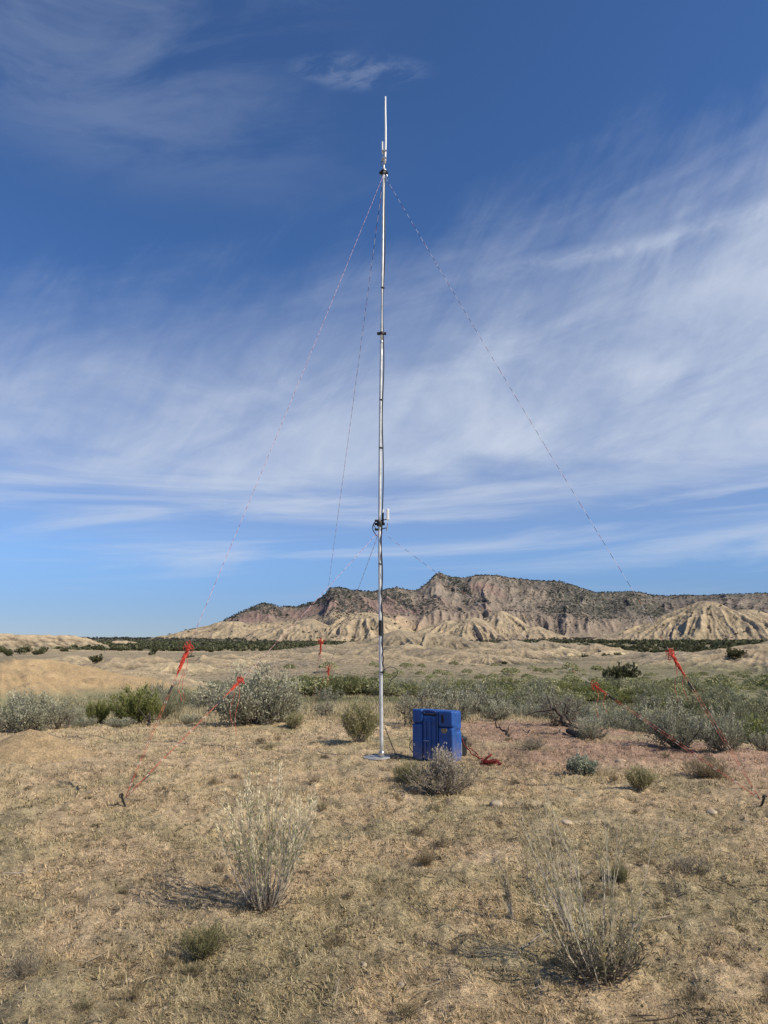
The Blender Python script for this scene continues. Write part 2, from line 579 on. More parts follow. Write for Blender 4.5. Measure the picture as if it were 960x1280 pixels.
def build_badlands():
    rr = np.geomspace(90, 1250, 520)
    A, R, X, Y, Q = polar_grid(azimuths(1000, 0.72, 60), rr)
    x, y = X.ravel(), Y.ravel()
    hh, ci = hills_h(x, y)
    Z = base_h(x, y) + hh
    C = ground_col(x, y).reshape(-1, 3)
    C = hill_tint(C, hh, ci, x, y)
    r = R.ravel(); az = A.ravel()
    bench = sstep(430, 520, r) * (1 - sstep(1, 4, hh))
    C = mixc(C, np.array([0.15, 0.15, 0.085]), 0.55 * bench)
    hillw = sstep(0.5, 2.5, hh)
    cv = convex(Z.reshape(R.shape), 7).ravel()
    C = C * (1 + 0.42 * np.clip(cv / 0.40, -1, 0.8))[:, None]  # relief shading put into the colour: gully floors darker, ridges lighter
    relief = np.clip((Z - np.interp(r, GR, GZ)) / 4, 0, 1) * (r < 450)
    C = mixc(C, np.array([0.34, 0.27, 0.17]) * (0.75 + 0.3 * fbm(x * .05, y * .05, 3, 45))[:, None], 0.55 * relief)
    veg = (0.55 * (1 - hillw) + 0.10) * (0.5 + 0.9 * fbm(x * 0.02, y * 0.02, 3, 61))
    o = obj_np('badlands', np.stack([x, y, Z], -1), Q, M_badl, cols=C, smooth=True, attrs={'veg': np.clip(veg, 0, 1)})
    tag(o, 'low eroded tan clay hills beyond the valley', kind='structure')


build_ground()
build_badlands()

# ------------------------------------------------------------------ mesa
SKY = [(-200, 800), (150, 803), (200, 802), (206, 799), (234, 788.5), (240, 787), (262, 784), (285, 773), (310, 761), (330, 754), (350, 759), (372, 758.5), (395, 752), (405, 744),
       (413, 735), (425, 735), (440, 738), (463, 740), (480, 738), (495, 734), (507, 737), (522, 737), (534, 728), (545, 716), (551, 715.5), (560, 720), (580, 722), (596, 718.5), (620, 718.5),
       (640, 722), (668, 726), (700, 727), (722, 734), (745, 741), (775, 740), (795, 739.5), (815, 744), (830, 745), (860, 744), (880, 744.5), (905, 743), (960, 741), (1100, 738), (1300, 745), (1600, 770)]
RIDGE = [(100, 1650), (206, 1650), (330, 1950), (413, 1980), (470, 2100), (548, 2250), (640, 2350), (720, 2500), (800, 2700), (960, 2900), (1600, 2900)]
FOOT = [(100, 1560), (206, 1560), (260, 1490), (330, 1470), (400, 1420), (470, 1400), (540, 1440), (590, 1360), (640, 1420), (700, 1560), (760, 1650), (830, 1700), (960, 1750), (1600, 1750)]


def build_mesa():
    na, nr = 1300, 560
    az = np.linspace(-0.70, 0.78, na)
    rr = np.linspace(1150, 3150, nr)
    A, R, X, Y, Q = polar_grid(az, rr)
    sa = np.array([azel(*p)[0] for p in SKY]); se = np.array([azel(*p)[1] for p in SKY])
    pa = np.array([azel(p[0], 780)[0] for p in RIDGE]); pr = np.array([p[1] for p in RIDGE])
    fa = np.array([azel(p[0], 800)[0] for p in FOOT]); fr = np.array([p[1] for p in FOOT])
    el = np.interp(az, sa, se); rid = np.interp(az, pa, pr); foot = np.interp(az, fa, fr)
    S = A * 2000.0
    wx = (fbm(S / 260, R / 260, 3, 101) - 0.5) * 130; wy = (fbm(S / 260, R / 260, 3, 102) - 0.5) * 130
    # spurs: the foot line advances and retreats
    sp = ridged((az * 2000) / 420 + 3.3, np.zeros(na), 2, 103)
    sp2 = ridged((az * 2000) / 130 + 1.3, np.zeros(na), 2, 104)
    span = rid - foot
    foot2 = foot + span * (0.28 - 0.42 * (sp - 0.45) - 0.10 * (sp2 - 0.5))
    crest_el = el - (fbm(az * 900, np.zeros(na), 3, 110) - 0.5) * 0.0012
    base = np.interp(R, GR, GZ) + 4.0 * sstep(1200, 1400, R) - 0.8 * (1 - sstep(1180, 1260, R))
    top = crest_el[None, :] * rid[None, :] + CAM_Z
    rel = np.maximum(top - base, 0.0)
    t = (R + wy * 0.5 - foot2[None, :]) / (rid - foot2)[None, :]
    # gully network that runs down slope
    gl = ridged((S + wx) / 120, (R) / 520, 4, 105)
    gs = ridged((S + wx * 0.5) / 38, R / 300, 3, 106)
    tt = t + (gl - 0.6) * 0.30 * sstep(-0.1, 0.15, t) * (1 - sstep(0.75, 1.0, t)) + (gs - 0.6) * 0.07 * sstep(0, .1, t) * (1 - sstep(.8, 1, t))
    f = np.interp(tt, [-0.02, 0.0, 0.10, 0.22, 0.25, 0.40, 0.55, 0.72, 0.76, 0.90, 0.93, 1.0, 1.4], [0, 0, 0.10, 0.30, 0.335, 0.38, 0.52, 0.70, 0.76, 0.88, 0.955, 1.0, 1.0])
    f = np.clip(f, 0, 1)
    Z = base + rel * f
    beyond = sstep(0, 900, R - rid[None, :])
    Z = np.where(R > rid[None, :], np.minimum(Z, base + rel * (1 - 0.5 * beyond)), Z)
    Z = Z + (fbm(S / 60, R / 60, 4, 107) - 0.5) * 10 * sstep(0.05, 0.3, f) * (1 - sstep(0.9, 0.99, f))
    # cream clay hill on the right in front of the main scarp
    tint_cream = np.zeros_like(Z)
    for (px, py, rc, w, d, k) in ((884, 752, 1420, 95, 175, 1), (925, 762, 1400, 95, 150, 2), (850, 768, 1380, 75, 130, 3), (975, 775, 1420, 120, 150, 4), (802, 786, 1330, 55, 90, 5),
                                  (590, 772, 1440, 60, 130, 6), (625, 764, 1560, 50, 170, 7), (560, 776, 1470, 55, 120, 8),
                                  (386, 774, 1440, 80, 150, 9), (455, 764, 1460, 70, 170, 10), (290, 777, 1520, 85, 90, 11), (668, 783, 1480, 50, 90, 15)):
        a0, e0 = azel(px, py)
        hgt = CAM_Z + e0 * rc - float(np.interp(rc, GR, GZ)) - 2
        u = (A - a0) * rc / (w * 1.75); v = (R - rc) / (d * 1.5)
        dist = np.hypot(u, v); ang = np.arctan2(v, u) + 0.45 * (fbm(S / 90 + k, R / 90, 3, 141) - .5)
        g = ridged(np.cos(ang) * 4.3 + k * 7.1, np.sin(ang) * 4.3 + dist * 0.5, 3, 120 + k) - 0.6
        dd = dist * (1 - (0.5 if k < 9 else 0.38) * g * sstep(0.08, 0.5, dist)) + (fbm(S / 70, R / 70, 4, 140 + k) - 0.5) * (0.2 if k < 9 else 0.42)
        hh = hgt * np.minimum(1, 1.06 * np.clip(1 - dd, 0, 1) ** 0.92) * sstep(1165, 1260, R)
        zz = base - 2 + hh
        m = zz > Z
        tint_cream = np.where(m & (hh > 1), np.clip(hh / hgt * 3 + .2, 0, 1), tint_cream)
        Z = np.maximum(Z, zz)
    # ---- droplet erosion (vectorised) in the (arc, range) grid
    cs = (az[1] - az[0]) * 1900; cr = rr[1] - rr[0]
    Hh = Z.copy()
    rg = np.random.default_rng(5)
    for batch in range(26):
        n = 9000
        px = rg.uniform(2, na - 3, n); py = rg.uniform(2, nr * 0.86, n)
        vx = np.zeros(n); vy = np.zeros(n); sed = np.zeros(n); wat = np.ones(n); sp_ = np.ones(n)
        for it in range(34):
            ix = px.astype(int); iy = py.astype(int); fx = px - ix; fy = py - iy
            h00 = Hh[iy, ix]; h10 = Hh[iy, ix + 1]; h01 = Hh[iy + 1, ix]; h11 = Hh[iy + 1, ix + 1]
            gx = ((h10 - h00) * (1 - fy) + (h11 - h01) * fy) / cs; gy = ((h01 - h00) * (1 - fx) + (h11 - h10) * fx) / cr
            hc = (h00 * (1 - fx) + h10 * fx) * (1 - fy) + (h01 * (1 - fx) + h11 * fx) * fy
            vx = vx * 0.25 - gx; vy = vy * 0.25 - gy
            l = np.hypot(vx, vy) + 1e-6
            dx = vx / l; dy = vy / l
            nx = np.clip(px + dx, 2, na - 3); ny = np.clip(py + dy * cs / cr, 2, nr - 3)
            jx = nx.astype(int); jy = ny.astype(int)
            hn = Hh[jy, jx]
            slope = np.clip(hc - hn, -3, 6)
            cap = np.maximum(slope, 0.03) * sp_ * wat * 0.9
            dep = np.where(sed > cap, (sed - cap) * 0.3, 0); dep = np.where(slope < 0, np.minimum(sed, -slope), dep)
            ero = np.where((sed <= cap) & (slope > 0), np.minimum((cap - sed) * 0.16, slope * 0.5), 0)
            dlt = dep - ero
            sed = sed - dlt
            np.add.at(Hh, (iy, ix), dlt * 0.55)
            np.add.at(Hh, (iy, ix + 1), dlt * 0.225); np.add.at(Hh, (iy, ix - 1), dlt * 0.225)
            sp_ = np.clip(sp_ * 0.9 + np.maximum(slope, 0) * 0.25, 0.3, 2.5); wat *= 0.975
            px, py = nx, ny
    dE = Hh - Z
    keep = sstep(-60, 20, (rid[None, :] - R))   # leave the crest line where it is
    Z2 = Z + np.clip(dE, -16, 6) * (1 - 0.85 * sstep(0.93, 1.0, f))
    # ---- colour
    slope = np.hypot(np.gradient(Z2, axis=1) / cs, np.gradient(Z2, axis=0) / cr)
    hn = f + (fbm(S / 150, R / 150, 4, 150) - 0.5) * 0.22
    strata = vnoise(Z2 / 5.0, S / 900, 151)
    creamc = np.array([0.43, 0.35, 0.22]); brown = np.array([0.265, 0.215, 0.165]); red = np.array([0.27, 0.18, 0.15]); top_c = np.array([0.20, 0.17, 0.13]); grey = np.array([0.275, 0.235, 0.185])
    C = np.broadcast_to(creamc, Z.shape + (3,)).copy()
    C = C * (0.84 + 0.32 * strata)[..., None]
    left = 1 - sstep(-0.02, 0.06, A)
    C = mixc(C, np.array([0.40, 0.295, 0.205]), (0.7 * np.exp(-((A - 0.04) / 0.07) ** 2)))
    midr = np.exp(-((A - 0.245) / 0.10) ** 4)
    C = mixc(C, brown, 0.88 * sstep(0.25, 0.42, hn - 0.10 * left + 0.9 * np.clip(0.60 - sp, 0, 0.35)[None, :] + 0.30 * midr + 0.18 * (fbm(S / 70, R / 200, 3, 157) - .5)))
    C = mixc(C, grey, 0.6 * sstep(0.5, 0.62, fbm(S / 90, R / 90, 3, 152)) * sstep(0.3, 0.5, hn))
    C = mixc(C, red, 0.75 * sstep(0.48, 0.60, fbm(S / 220, R / 170, 3, 153) + 0.07 * left) * sstep(0.38, 0.5, hn) * (1 - sstep(0.78, 0.9, hn)))
    C = mixc(C, top_c, 0.8 * sstep(0.74, 0.9, hn))
    right = sstep(0.14, 0.3, A)
    C = mixc(C, np.array([0.19, 0.165, 0.125]), 0.75 * right * sstep(0.2, 0.5, hn))
    C = mixc(C, np.array([0.44, 0.36, 0.23]) * (0.8 + 0.32 * strata)[..., None], 0.95 * np.clip(tint_cream, 0, 1))
    C = mixc(C, np.array([0.15, 0.15, 0.09]), 0.9 * (f < 0.004) * (tint_cream < 0.05))
    C = C * (1 + 0.28 * np.clip(convex(Z2, 6) / 5.0, -1, 0.8))[..., None]  # gullies darkened and spurs lightened by curvature, shading painted in the colour
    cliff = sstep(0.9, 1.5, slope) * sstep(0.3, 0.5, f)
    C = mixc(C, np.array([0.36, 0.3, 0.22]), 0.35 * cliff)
    veg = np.where(f < 0.01, 0.75, 0.06 + 0.85 * sstep(0.22, 0.5, hn) * sstep(0.42, 0.58, fbm((S + R * .35) / 80, R / 170, 4, 155)) + 0.3 * right * sstep(.2, .5, hn) + 0.3 * midr * sstep(0.05, 0.3, f) + 0.35 * sstep(0.85, 0.95, f))
    veg = veg * (1 - 0.9 * np.clip(tint_cream * 2, 0, 1))
    # distance haze mixed into the mesa's vertex colours
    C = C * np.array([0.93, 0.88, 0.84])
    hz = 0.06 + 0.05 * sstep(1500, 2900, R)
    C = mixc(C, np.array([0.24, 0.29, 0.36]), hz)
    m = mat_attr_ground('mesa_rock', [(0.03, 0.18, 0.05), (0.16, 0.24, 0.03)], bump=0.8, bump_scale=0.09, bump_dist=5,
                        spk=[(0.085, 0.56, 'veg', (0.072, 0.073, 0.062)), (0.17, 0.47, 'veg', (0.085, 0.082, 0.068))])
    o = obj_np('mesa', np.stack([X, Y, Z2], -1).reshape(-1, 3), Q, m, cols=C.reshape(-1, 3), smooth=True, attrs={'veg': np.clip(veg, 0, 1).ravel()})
    tag(o, 'long banded mesa with cream clay slopes and dark scrubby cap', kind='structure')
    # ---- scrub on the mesa: far-off cover, one object
    n = 34000
    ia = rg.integers(0, na, n); ir = rg.integers(0, int(nr * 0.95), n)
    ok = (rg.random(n) < np.clip(veg[ir, ia] * 0.75, 0, 1)) & (R[ir, ia] < rid[ia] + 30)
    ia, ir = ia[ok], ir[ok]
    # a thicker row along the crest
    ca = rg.integers(250, na, 1100); cr_i = np.clip(np.searchsorted(rr, rid[ca] - rg.uniform(0, 40, 1100)), 0, nr - 1)
    ia = np.concatenate([ia, ca]); ir = np.concatenate([ir, cr_i])
    P = np.stack([X[ir, ia], Y[ir, ia], Z2[ir, ia]], -1)
    return P


# low blob for far scrub: crossed leaf-sized facets
def clump_arrays(seed, nq=26, flat=0.8):
    r = np.random.default_rng(seed)
    d = r.normal(size=(nq, 3)); d /= np.linalg.norm(d, axis=1, keepdims=True); d[:, 2] = np.abs(d[:, 2]) * flat
    c = d * r.uniform(0.35, 0.52, (nq, 1)); c[:, 2] += 0.22
    u = r.normal(size=(nq, 3)); u /= np.linalg.norm(u, axis=1, keepdims=True)
    w = np.cross(u, r.normal(size=(nq, 3))); w /= np.linalg.norm(w, axis=1, keepdims=True)
    if nq > 100: w = w * 0.45
    s = r.uniform(0.17, 0.32, (nq, 1)) * min(1.0, math.sqrt(26 / nq))
    V = np.stack([c - u * s, c + w * s * .8, c + u * s, c - w * s * .8], 1)
    return V


def scatter_clumps(name, P, size, colA, colB, mat, rg, nq=26, zs=1.0):
    n = len(P)
    prot = [clump_arrays(300 + k, nq) for k in range(6)]
    which = rg.integers(0, 6, n)
    V = np.stack(prot)[which]                         # n,nq,4,3
    a = rg.uniform(0, 2 * math.pi, n); c, s = np.cos(a)[:, None, None], np.sin(a)[:, None, None]
    x = V[..., 0] * c - V[..., 1] * s; y = V[..., 0] * s + V[..., 1] * c
    sz = np.asarray(size).reshape(n, 1, 1)
    W = np.stack([x * sz, y * sz, V[..., 2] * sz * zs], -1) + np.asarray(P)[:, None, None, :]
    f = rg.random((n, 1, 1)); k = rg.uniform(0.7, 1.25, (n, nq, 1))
    C = (np.asarray(colA) * (1 - f) + np.asarray(colB) * f) * k
    C = np.repeat(C[:, :, None, :], 4, 2)
    Q = np.arange(n * nq * 4).reshape(-1, 4)
    o = obj_np(name, W.reshape(-1, 3), Q, mat, cols=C.reshape(-1, 3))
    return tag(o, kind='stuff')


M_leaf = mat_leaf('leaf', 0.22)
M_straw = mat_leaf('straw', 0.3)
M_bark = mat_plain('bark', (0.15, 0.12, 0.095), 0.9, var=0.4, scale=25, bump=0.4, spec=0.1)
M_barkdark = mat_plain('dark_bark', (0.075, 0.06, 0.05), 0.9, var=0.4, scale=25, bump=0.4, spec=0.1)
M_barkpale = mat_plain('grey_bark', (0.30, 0.26, 0.21), 0.9, var=0.35, scale=25, bump=0.4, spec=0.1)

mesa_pts = build_mesa()
rg = np.random.default_rng(99)
o = scatter_clumps('mesa_scrub', mesa_pts, rg.uniform(3.0, 6.5, len(mesa_pts)), (0.06, 0.064, 0.052), (0.115, 0.11, 0.085), M_leaf, rg, nq=9)
tag(o, 'dark juniper scrub dotted over the mesa slopes and rim')

# ------------------------------------------------------------------ plants
def leaf_quads(base, d, L, W, r):
    n = len(base)
    w = np.cross(d, r.normal(size=(n, 3))); w /= np.maximum(np.linalg.norm(w, axis=1, keepdims=True), 1e-6)
    L = np.asarray(L).reshape(-1, 1); W = np.asarray(W).reshape(-1, 1)
    m = base + d * L * 0.55
    return np.stack([base, m + w * W / 2, base + d * L, m - w * W / 2], 1)


def norm(v):
    return v / np.maximum(np.linalg.norm(v, axis=-1, keepdims=True), 1e-9)


def shrub(seed, hgt, wid, n_stem=12, n_sub=9, n_leaf=26, leaf=(0.05, 0.016), cols=((0.2, 0.2, 0.14), (0.3, 0.3, 0.23)), trunk=0.02, lean=(0, 0), spread=1.0,
          sub_len=0.22, up=0.4, inner=0.3, gnarl=0.06, tip=None, sides=5):
    """woody shrub: returns Builder of branches and (leaf verts, leaf colours)"""
    r = np.random.default_rng(seed)
    B = Builder(); LV = []; LC = []
    cA, cB = np.array(cols[0]), np.array(cols[1])
    for i in range(n_stem):
        a = i * 2.39996 + r.uniform(-0.4, 0.4)
        q = math.sqrt((i + 0.5) / n_stem) * spread
        ph = min(1.5, q * 1.25)
        ln = r.uniform(0.72, 1.06)
        end = np.array([math.cos(a) * math.sin(ph) * wid / 2 * ln + lean[0], math.sin(a) * math.sin(ph) * wid / 2 * ln + lean[1], max(0.14, math.cos(ph) ** 0.75) * hgt * ln * 0.86])
        p0 = np.array([r.uniform(-.03, .03), r.uniform(-.03, .03), -0.03])
        n = 7
        tt = np.linspace(0, 1, n)[:, None]
        mid = np.array([end[0] * 0.6, end[1] * 0.6, end[2] * 0.32])
        P = (1 - tt) ** 2 * p0 + 2 * tt * (1 - tt) * mid + tt ** 2 * end
        P[1:-1] += r.normal(scale=gnarl * hgt * 0.5, size=(n - 2, 3))
        B.tube(P, trunk * np.linspace(1, 0.25, n) * r.uniform(0.7, 1.1), sides)
        for k in range(n_sub):
            f = inner + (1 - inner) * (k + r.uniform(0, 1)) / n_sub
            s0 = np.array([np.interp(f, tt[:, 0], P[:, c]) for c in range(3)])
            out = norm(s0 * np.array([1, 1, 0.6]) + 1e-6)
            dr = norm(out * 0.7 + r.normal(scale=0.55, size=3) + np.array([0, 0, up]))
            sl = sub_len * hgt * r.uniform(0.6, 1.25)
            s1 = s0 + dr * sl
            s1[2] = max(s1[2], 0.02)
            B.tube([s0, (s0 + s1) / 2 + r.normal(scale=0.02 * hgt, size=3), s1], [trunk * 0.28, trunk * 0.18, trunk * 0.08], 3)
            u = r.uniform(0.25, 1.08, n_leaf)[:, None]
            b = s0 + (s1 - s0) * u + r.normal(scale=0.055 * hgt, size=(n_leaf, 3)) * (0.5 + 0.6 * u)
            b[:, 2] = np.maximum(b[:, 2], 0.01)
            d = norm(dr * 0.8 + r.normal(scale=0.6, size=(n_leaf, 3)) + np.array([0, 0, 0.35]))
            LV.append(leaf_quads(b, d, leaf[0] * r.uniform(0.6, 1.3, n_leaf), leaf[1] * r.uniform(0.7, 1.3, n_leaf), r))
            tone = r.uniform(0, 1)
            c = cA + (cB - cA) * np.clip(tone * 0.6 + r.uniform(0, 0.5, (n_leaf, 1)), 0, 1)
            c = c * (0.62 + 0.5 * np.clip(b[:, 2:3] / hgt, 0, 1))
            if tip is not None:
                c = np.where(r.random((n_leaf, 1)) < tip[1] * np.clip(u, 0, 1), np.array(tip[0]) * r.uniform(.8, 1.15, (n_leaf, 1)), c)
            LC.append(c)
    return B, (np.concatenate(LV), np.concatenate(LC))


def leaf_mesh(name, LV, LC, mat):
    V = LV.reshape(-1, 3)
    C = np.repeat(LC[:, None, :], LV.shape[1], 1).reshape(-1, 3)
    return mesh_np(name, V, np.arange(len(V)).reshape(-1, LV.shape[1]), mat, cols=C)


class Kind:
    """mesh data of one shrub form, shared by its copies"""
    def __init__(s, name, bark, leafmat, **k):
        B, (LV, LC) = shrub(**k)
        s.name = name
        s.b = B.mesh('branches', bark, smooth=True)
        s.f = leaf_mesh('foliage', LV, LC, leafmat)

    def place(s, p, rz=0.0, sc=1.0, label=None, cat='shrub', group=None, sz=None):
        t = thing(s.name, (p[0], p[1], p[2]), rz, label, cat, group)
        t.scale = (sc, sc, sz if sz else sc)
        link(bpy.data.objects.new('branches', s.b), t)
        link(bpy.data.objects.new('foliage', s.f), t)
        return t


SAGE = ((0.275, 0.275, 0.185), (0.53, 0.515, 0.38))
SAGED = ((0.22, 0.215, 0.155), (0.42, 0.405, 0.305))
GREEN = ((0.13, 0.155, 0.05), (0.29, 0.295, 0.105))
OLIV = ((0.225, 0.225, 0.13), (0.40, 0.39, 0.245))


def place_px(kind, px, py, wpx, label, cat='shrub', group=None, hpx=None, base_w=2.0, base_h=1.0, rz=None):
    """stand a shrub on the ground where the photo has its foot, at the width it has there"""
    p = ground_at(px, py)
    depth = p[1] * CP + (p[2] - CAM_Z) * SP
    sc = wpx / FPX * depth / base_w
    sz = hpx / FPX * depth / base_h if hpx else sc
    return kind.place(p, random.uniform(0, 6.28) if rz is None else rz, sc, label, cat, group, sz)


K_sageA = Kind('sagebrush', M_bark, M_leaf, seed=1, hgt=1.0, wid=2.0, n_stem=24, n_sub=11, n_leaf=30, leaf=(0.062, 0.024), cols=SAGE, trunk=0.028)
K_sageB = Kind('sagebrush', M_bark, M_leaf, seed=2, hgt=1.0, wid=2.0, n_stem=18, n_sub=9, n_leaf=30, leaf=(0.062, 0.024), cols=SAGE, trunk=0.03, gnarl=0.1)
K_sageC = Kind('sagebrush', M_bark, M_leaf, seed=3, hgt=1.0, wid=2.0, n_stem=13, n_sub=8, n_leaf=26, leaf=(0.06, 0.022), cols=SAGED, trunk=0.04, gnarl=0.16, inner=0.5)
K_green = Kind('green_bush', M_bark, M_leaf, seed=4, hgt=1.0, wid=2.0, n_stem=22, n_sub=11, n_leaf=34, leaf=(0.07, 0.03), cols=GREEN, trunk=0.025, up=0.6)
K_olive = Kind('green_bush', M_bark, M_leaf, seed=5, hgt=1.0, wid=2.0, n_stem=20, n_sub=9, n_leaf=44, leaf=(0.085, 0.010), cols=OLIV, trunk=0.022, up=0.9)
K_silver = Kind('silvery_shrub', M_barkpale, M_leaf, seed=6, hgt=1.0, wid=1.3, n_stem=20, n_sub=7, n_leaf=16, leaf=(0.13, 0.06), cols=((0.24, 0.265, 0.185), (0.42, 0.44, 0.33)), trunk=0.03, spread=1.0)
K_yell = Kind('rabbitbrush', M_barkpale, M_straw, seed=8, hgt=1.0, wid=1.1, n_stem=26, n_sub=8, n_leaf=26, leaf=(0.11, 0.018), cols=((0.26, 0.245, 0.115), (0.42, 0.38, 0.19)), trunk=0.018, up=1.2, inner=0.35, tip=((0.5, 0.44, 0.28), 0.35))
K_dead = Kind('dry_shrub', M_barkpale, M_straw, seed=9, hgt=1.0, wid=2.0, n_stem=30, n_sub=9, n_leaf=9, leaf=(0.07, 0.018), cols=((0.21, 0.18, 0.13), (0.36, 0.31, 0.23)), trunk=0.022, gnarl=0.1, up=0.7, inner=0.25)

# ---- the shrubs one can name, round the rim of the knoll
place_px(K_sageA, 314, 906, 136, 'large rounded grey-green sagebrush behind the lower left red rope hank', hpx=74, rz=0.4)
place_px(K_sageB, 352, 904, 66, 'pale grey sagebrush lobe at the right end of the biggest sagebrush', hpx=48, rz=2.0)
place_px(K_sageA, 30, 914, 96, 'wide low grey sagebrush at the far left edge of the knoll', hpx=48, rz=1.2)
place_px(K_sageC, 74, 911, 52, 'grey sagebrush with bare dark twigs, right of the far left one', hpx=40)
place_px(K_sageB, 96, 906, 30, 'small grey tuft of sagebrush between the left sagebrush and the green bush', hpx=24)
place_px(K_green, 168, 905, 72, 'bright green rounded bush left of the tall left rope hank', cat='bush', hpx=50, rz=.2)
place_px(K_green, 122, 905, 34, 'dark green low bush joined to the left of the bright green bush', cat='bush', hpx=32)
place_px(K_olive, 205, 899, 50, 'olive green bush below the tall left rope hank', cat='bush', hpx=36)
place_px(K_olive, 226, 886, 44, 'yellow-green bush between the olive bush and the biggest sagebrush', cat='bush', hpx=30)
place_px(K_sageB, 105, 909, 40, 'low silver sagebrush at the foot of the dark green bush', hpx=14)
place_px(K_sageB, 150, 909, 44, 'low silver sagebrush at the foot of the bright green bush', hpx=13)
place_px(K_sageB, 238, 905, 34, 'low pale sagebrush left of the biggest sagebrush', hpx=14)
place_px(K_yell, 450, 929, 50, 'yellow-green rounded rabbitbrush just left of the mast', hpx=52, base_w=1.1)
place_px(K_yell, 367, 911, 24, 'small straw tuft at the foot of the biggest sagebrush', cat='grass tuft', hpx=20, base_w=1.1)
place_px(K_sageC, 405, 896, 32, 'small dark sagebrush left of the yellow-green rabbitbrush', hpx=22)
place_px(K_sageC, 520, 907, 76, 'grey sagebrush with dark twigs behind the blue case', hpx=50, rz=.7)
place_px(K_sageB, 568, 902, 70, 'grey sagebrush behind the right half of the blue case', hpx=44, rz=2.2)
place_px(K_sageB, 622, 901, 52, 'low grey sagebrush right of the blue case', hpx=28)
place_px(K_sageC, 668, 897, 66, 'sagebrush with crooked dark limbs showing, left of the toppled trunk', hpx=46, rz=1.1)
place_px(K_sageC, 700, 908, 62, 'leaning sagebrush with forked dark trunk above the toppled trunk', hpx=52, rz=3.0)
place_px(K_sageB, 738, 925, 52, 'pale silver sagebrush growing over the end of the toppled trunk', hpx=32, rz=3)
place_px(K_olive, 775, 912, 70, 'pale green low shrub below the lower right rope', hpx=32)
place_px(K_sageA, 846, 936, 74, 'dense grey-green sagebrush under the upper right rope', hpx=60, rz=2.6)
place_px(K_sageA, 905, 941, 58, 'grey sagebrush second from the right edge, beside the upper right rope', hpx=54, rz=.6)
place_px(K_sageB, 955, 939, 34, 'dark sagebrush cut off by the right edge', hpx=26)
place_px(K_olive, 880, 914, 50, 'green shrub behind the two right sagebrushes', cat='bush', hpx=30)
place_px(K_olive, 935, 912, 70, 'light green shrub near the right edge behind the sagebrushes', cat='bush', hpx=30)
place_px(K_silver, 728, 970, 36, 'small round silvery-green shrub standing alone on the right', hpx=28, base_w=1.3)
place_px(K_yell, 801, 989, 36, 'yellow-green grass tuft standing alone right of the silvery shrub', cat='grass tuft', hpx=30, base_w=1.1)

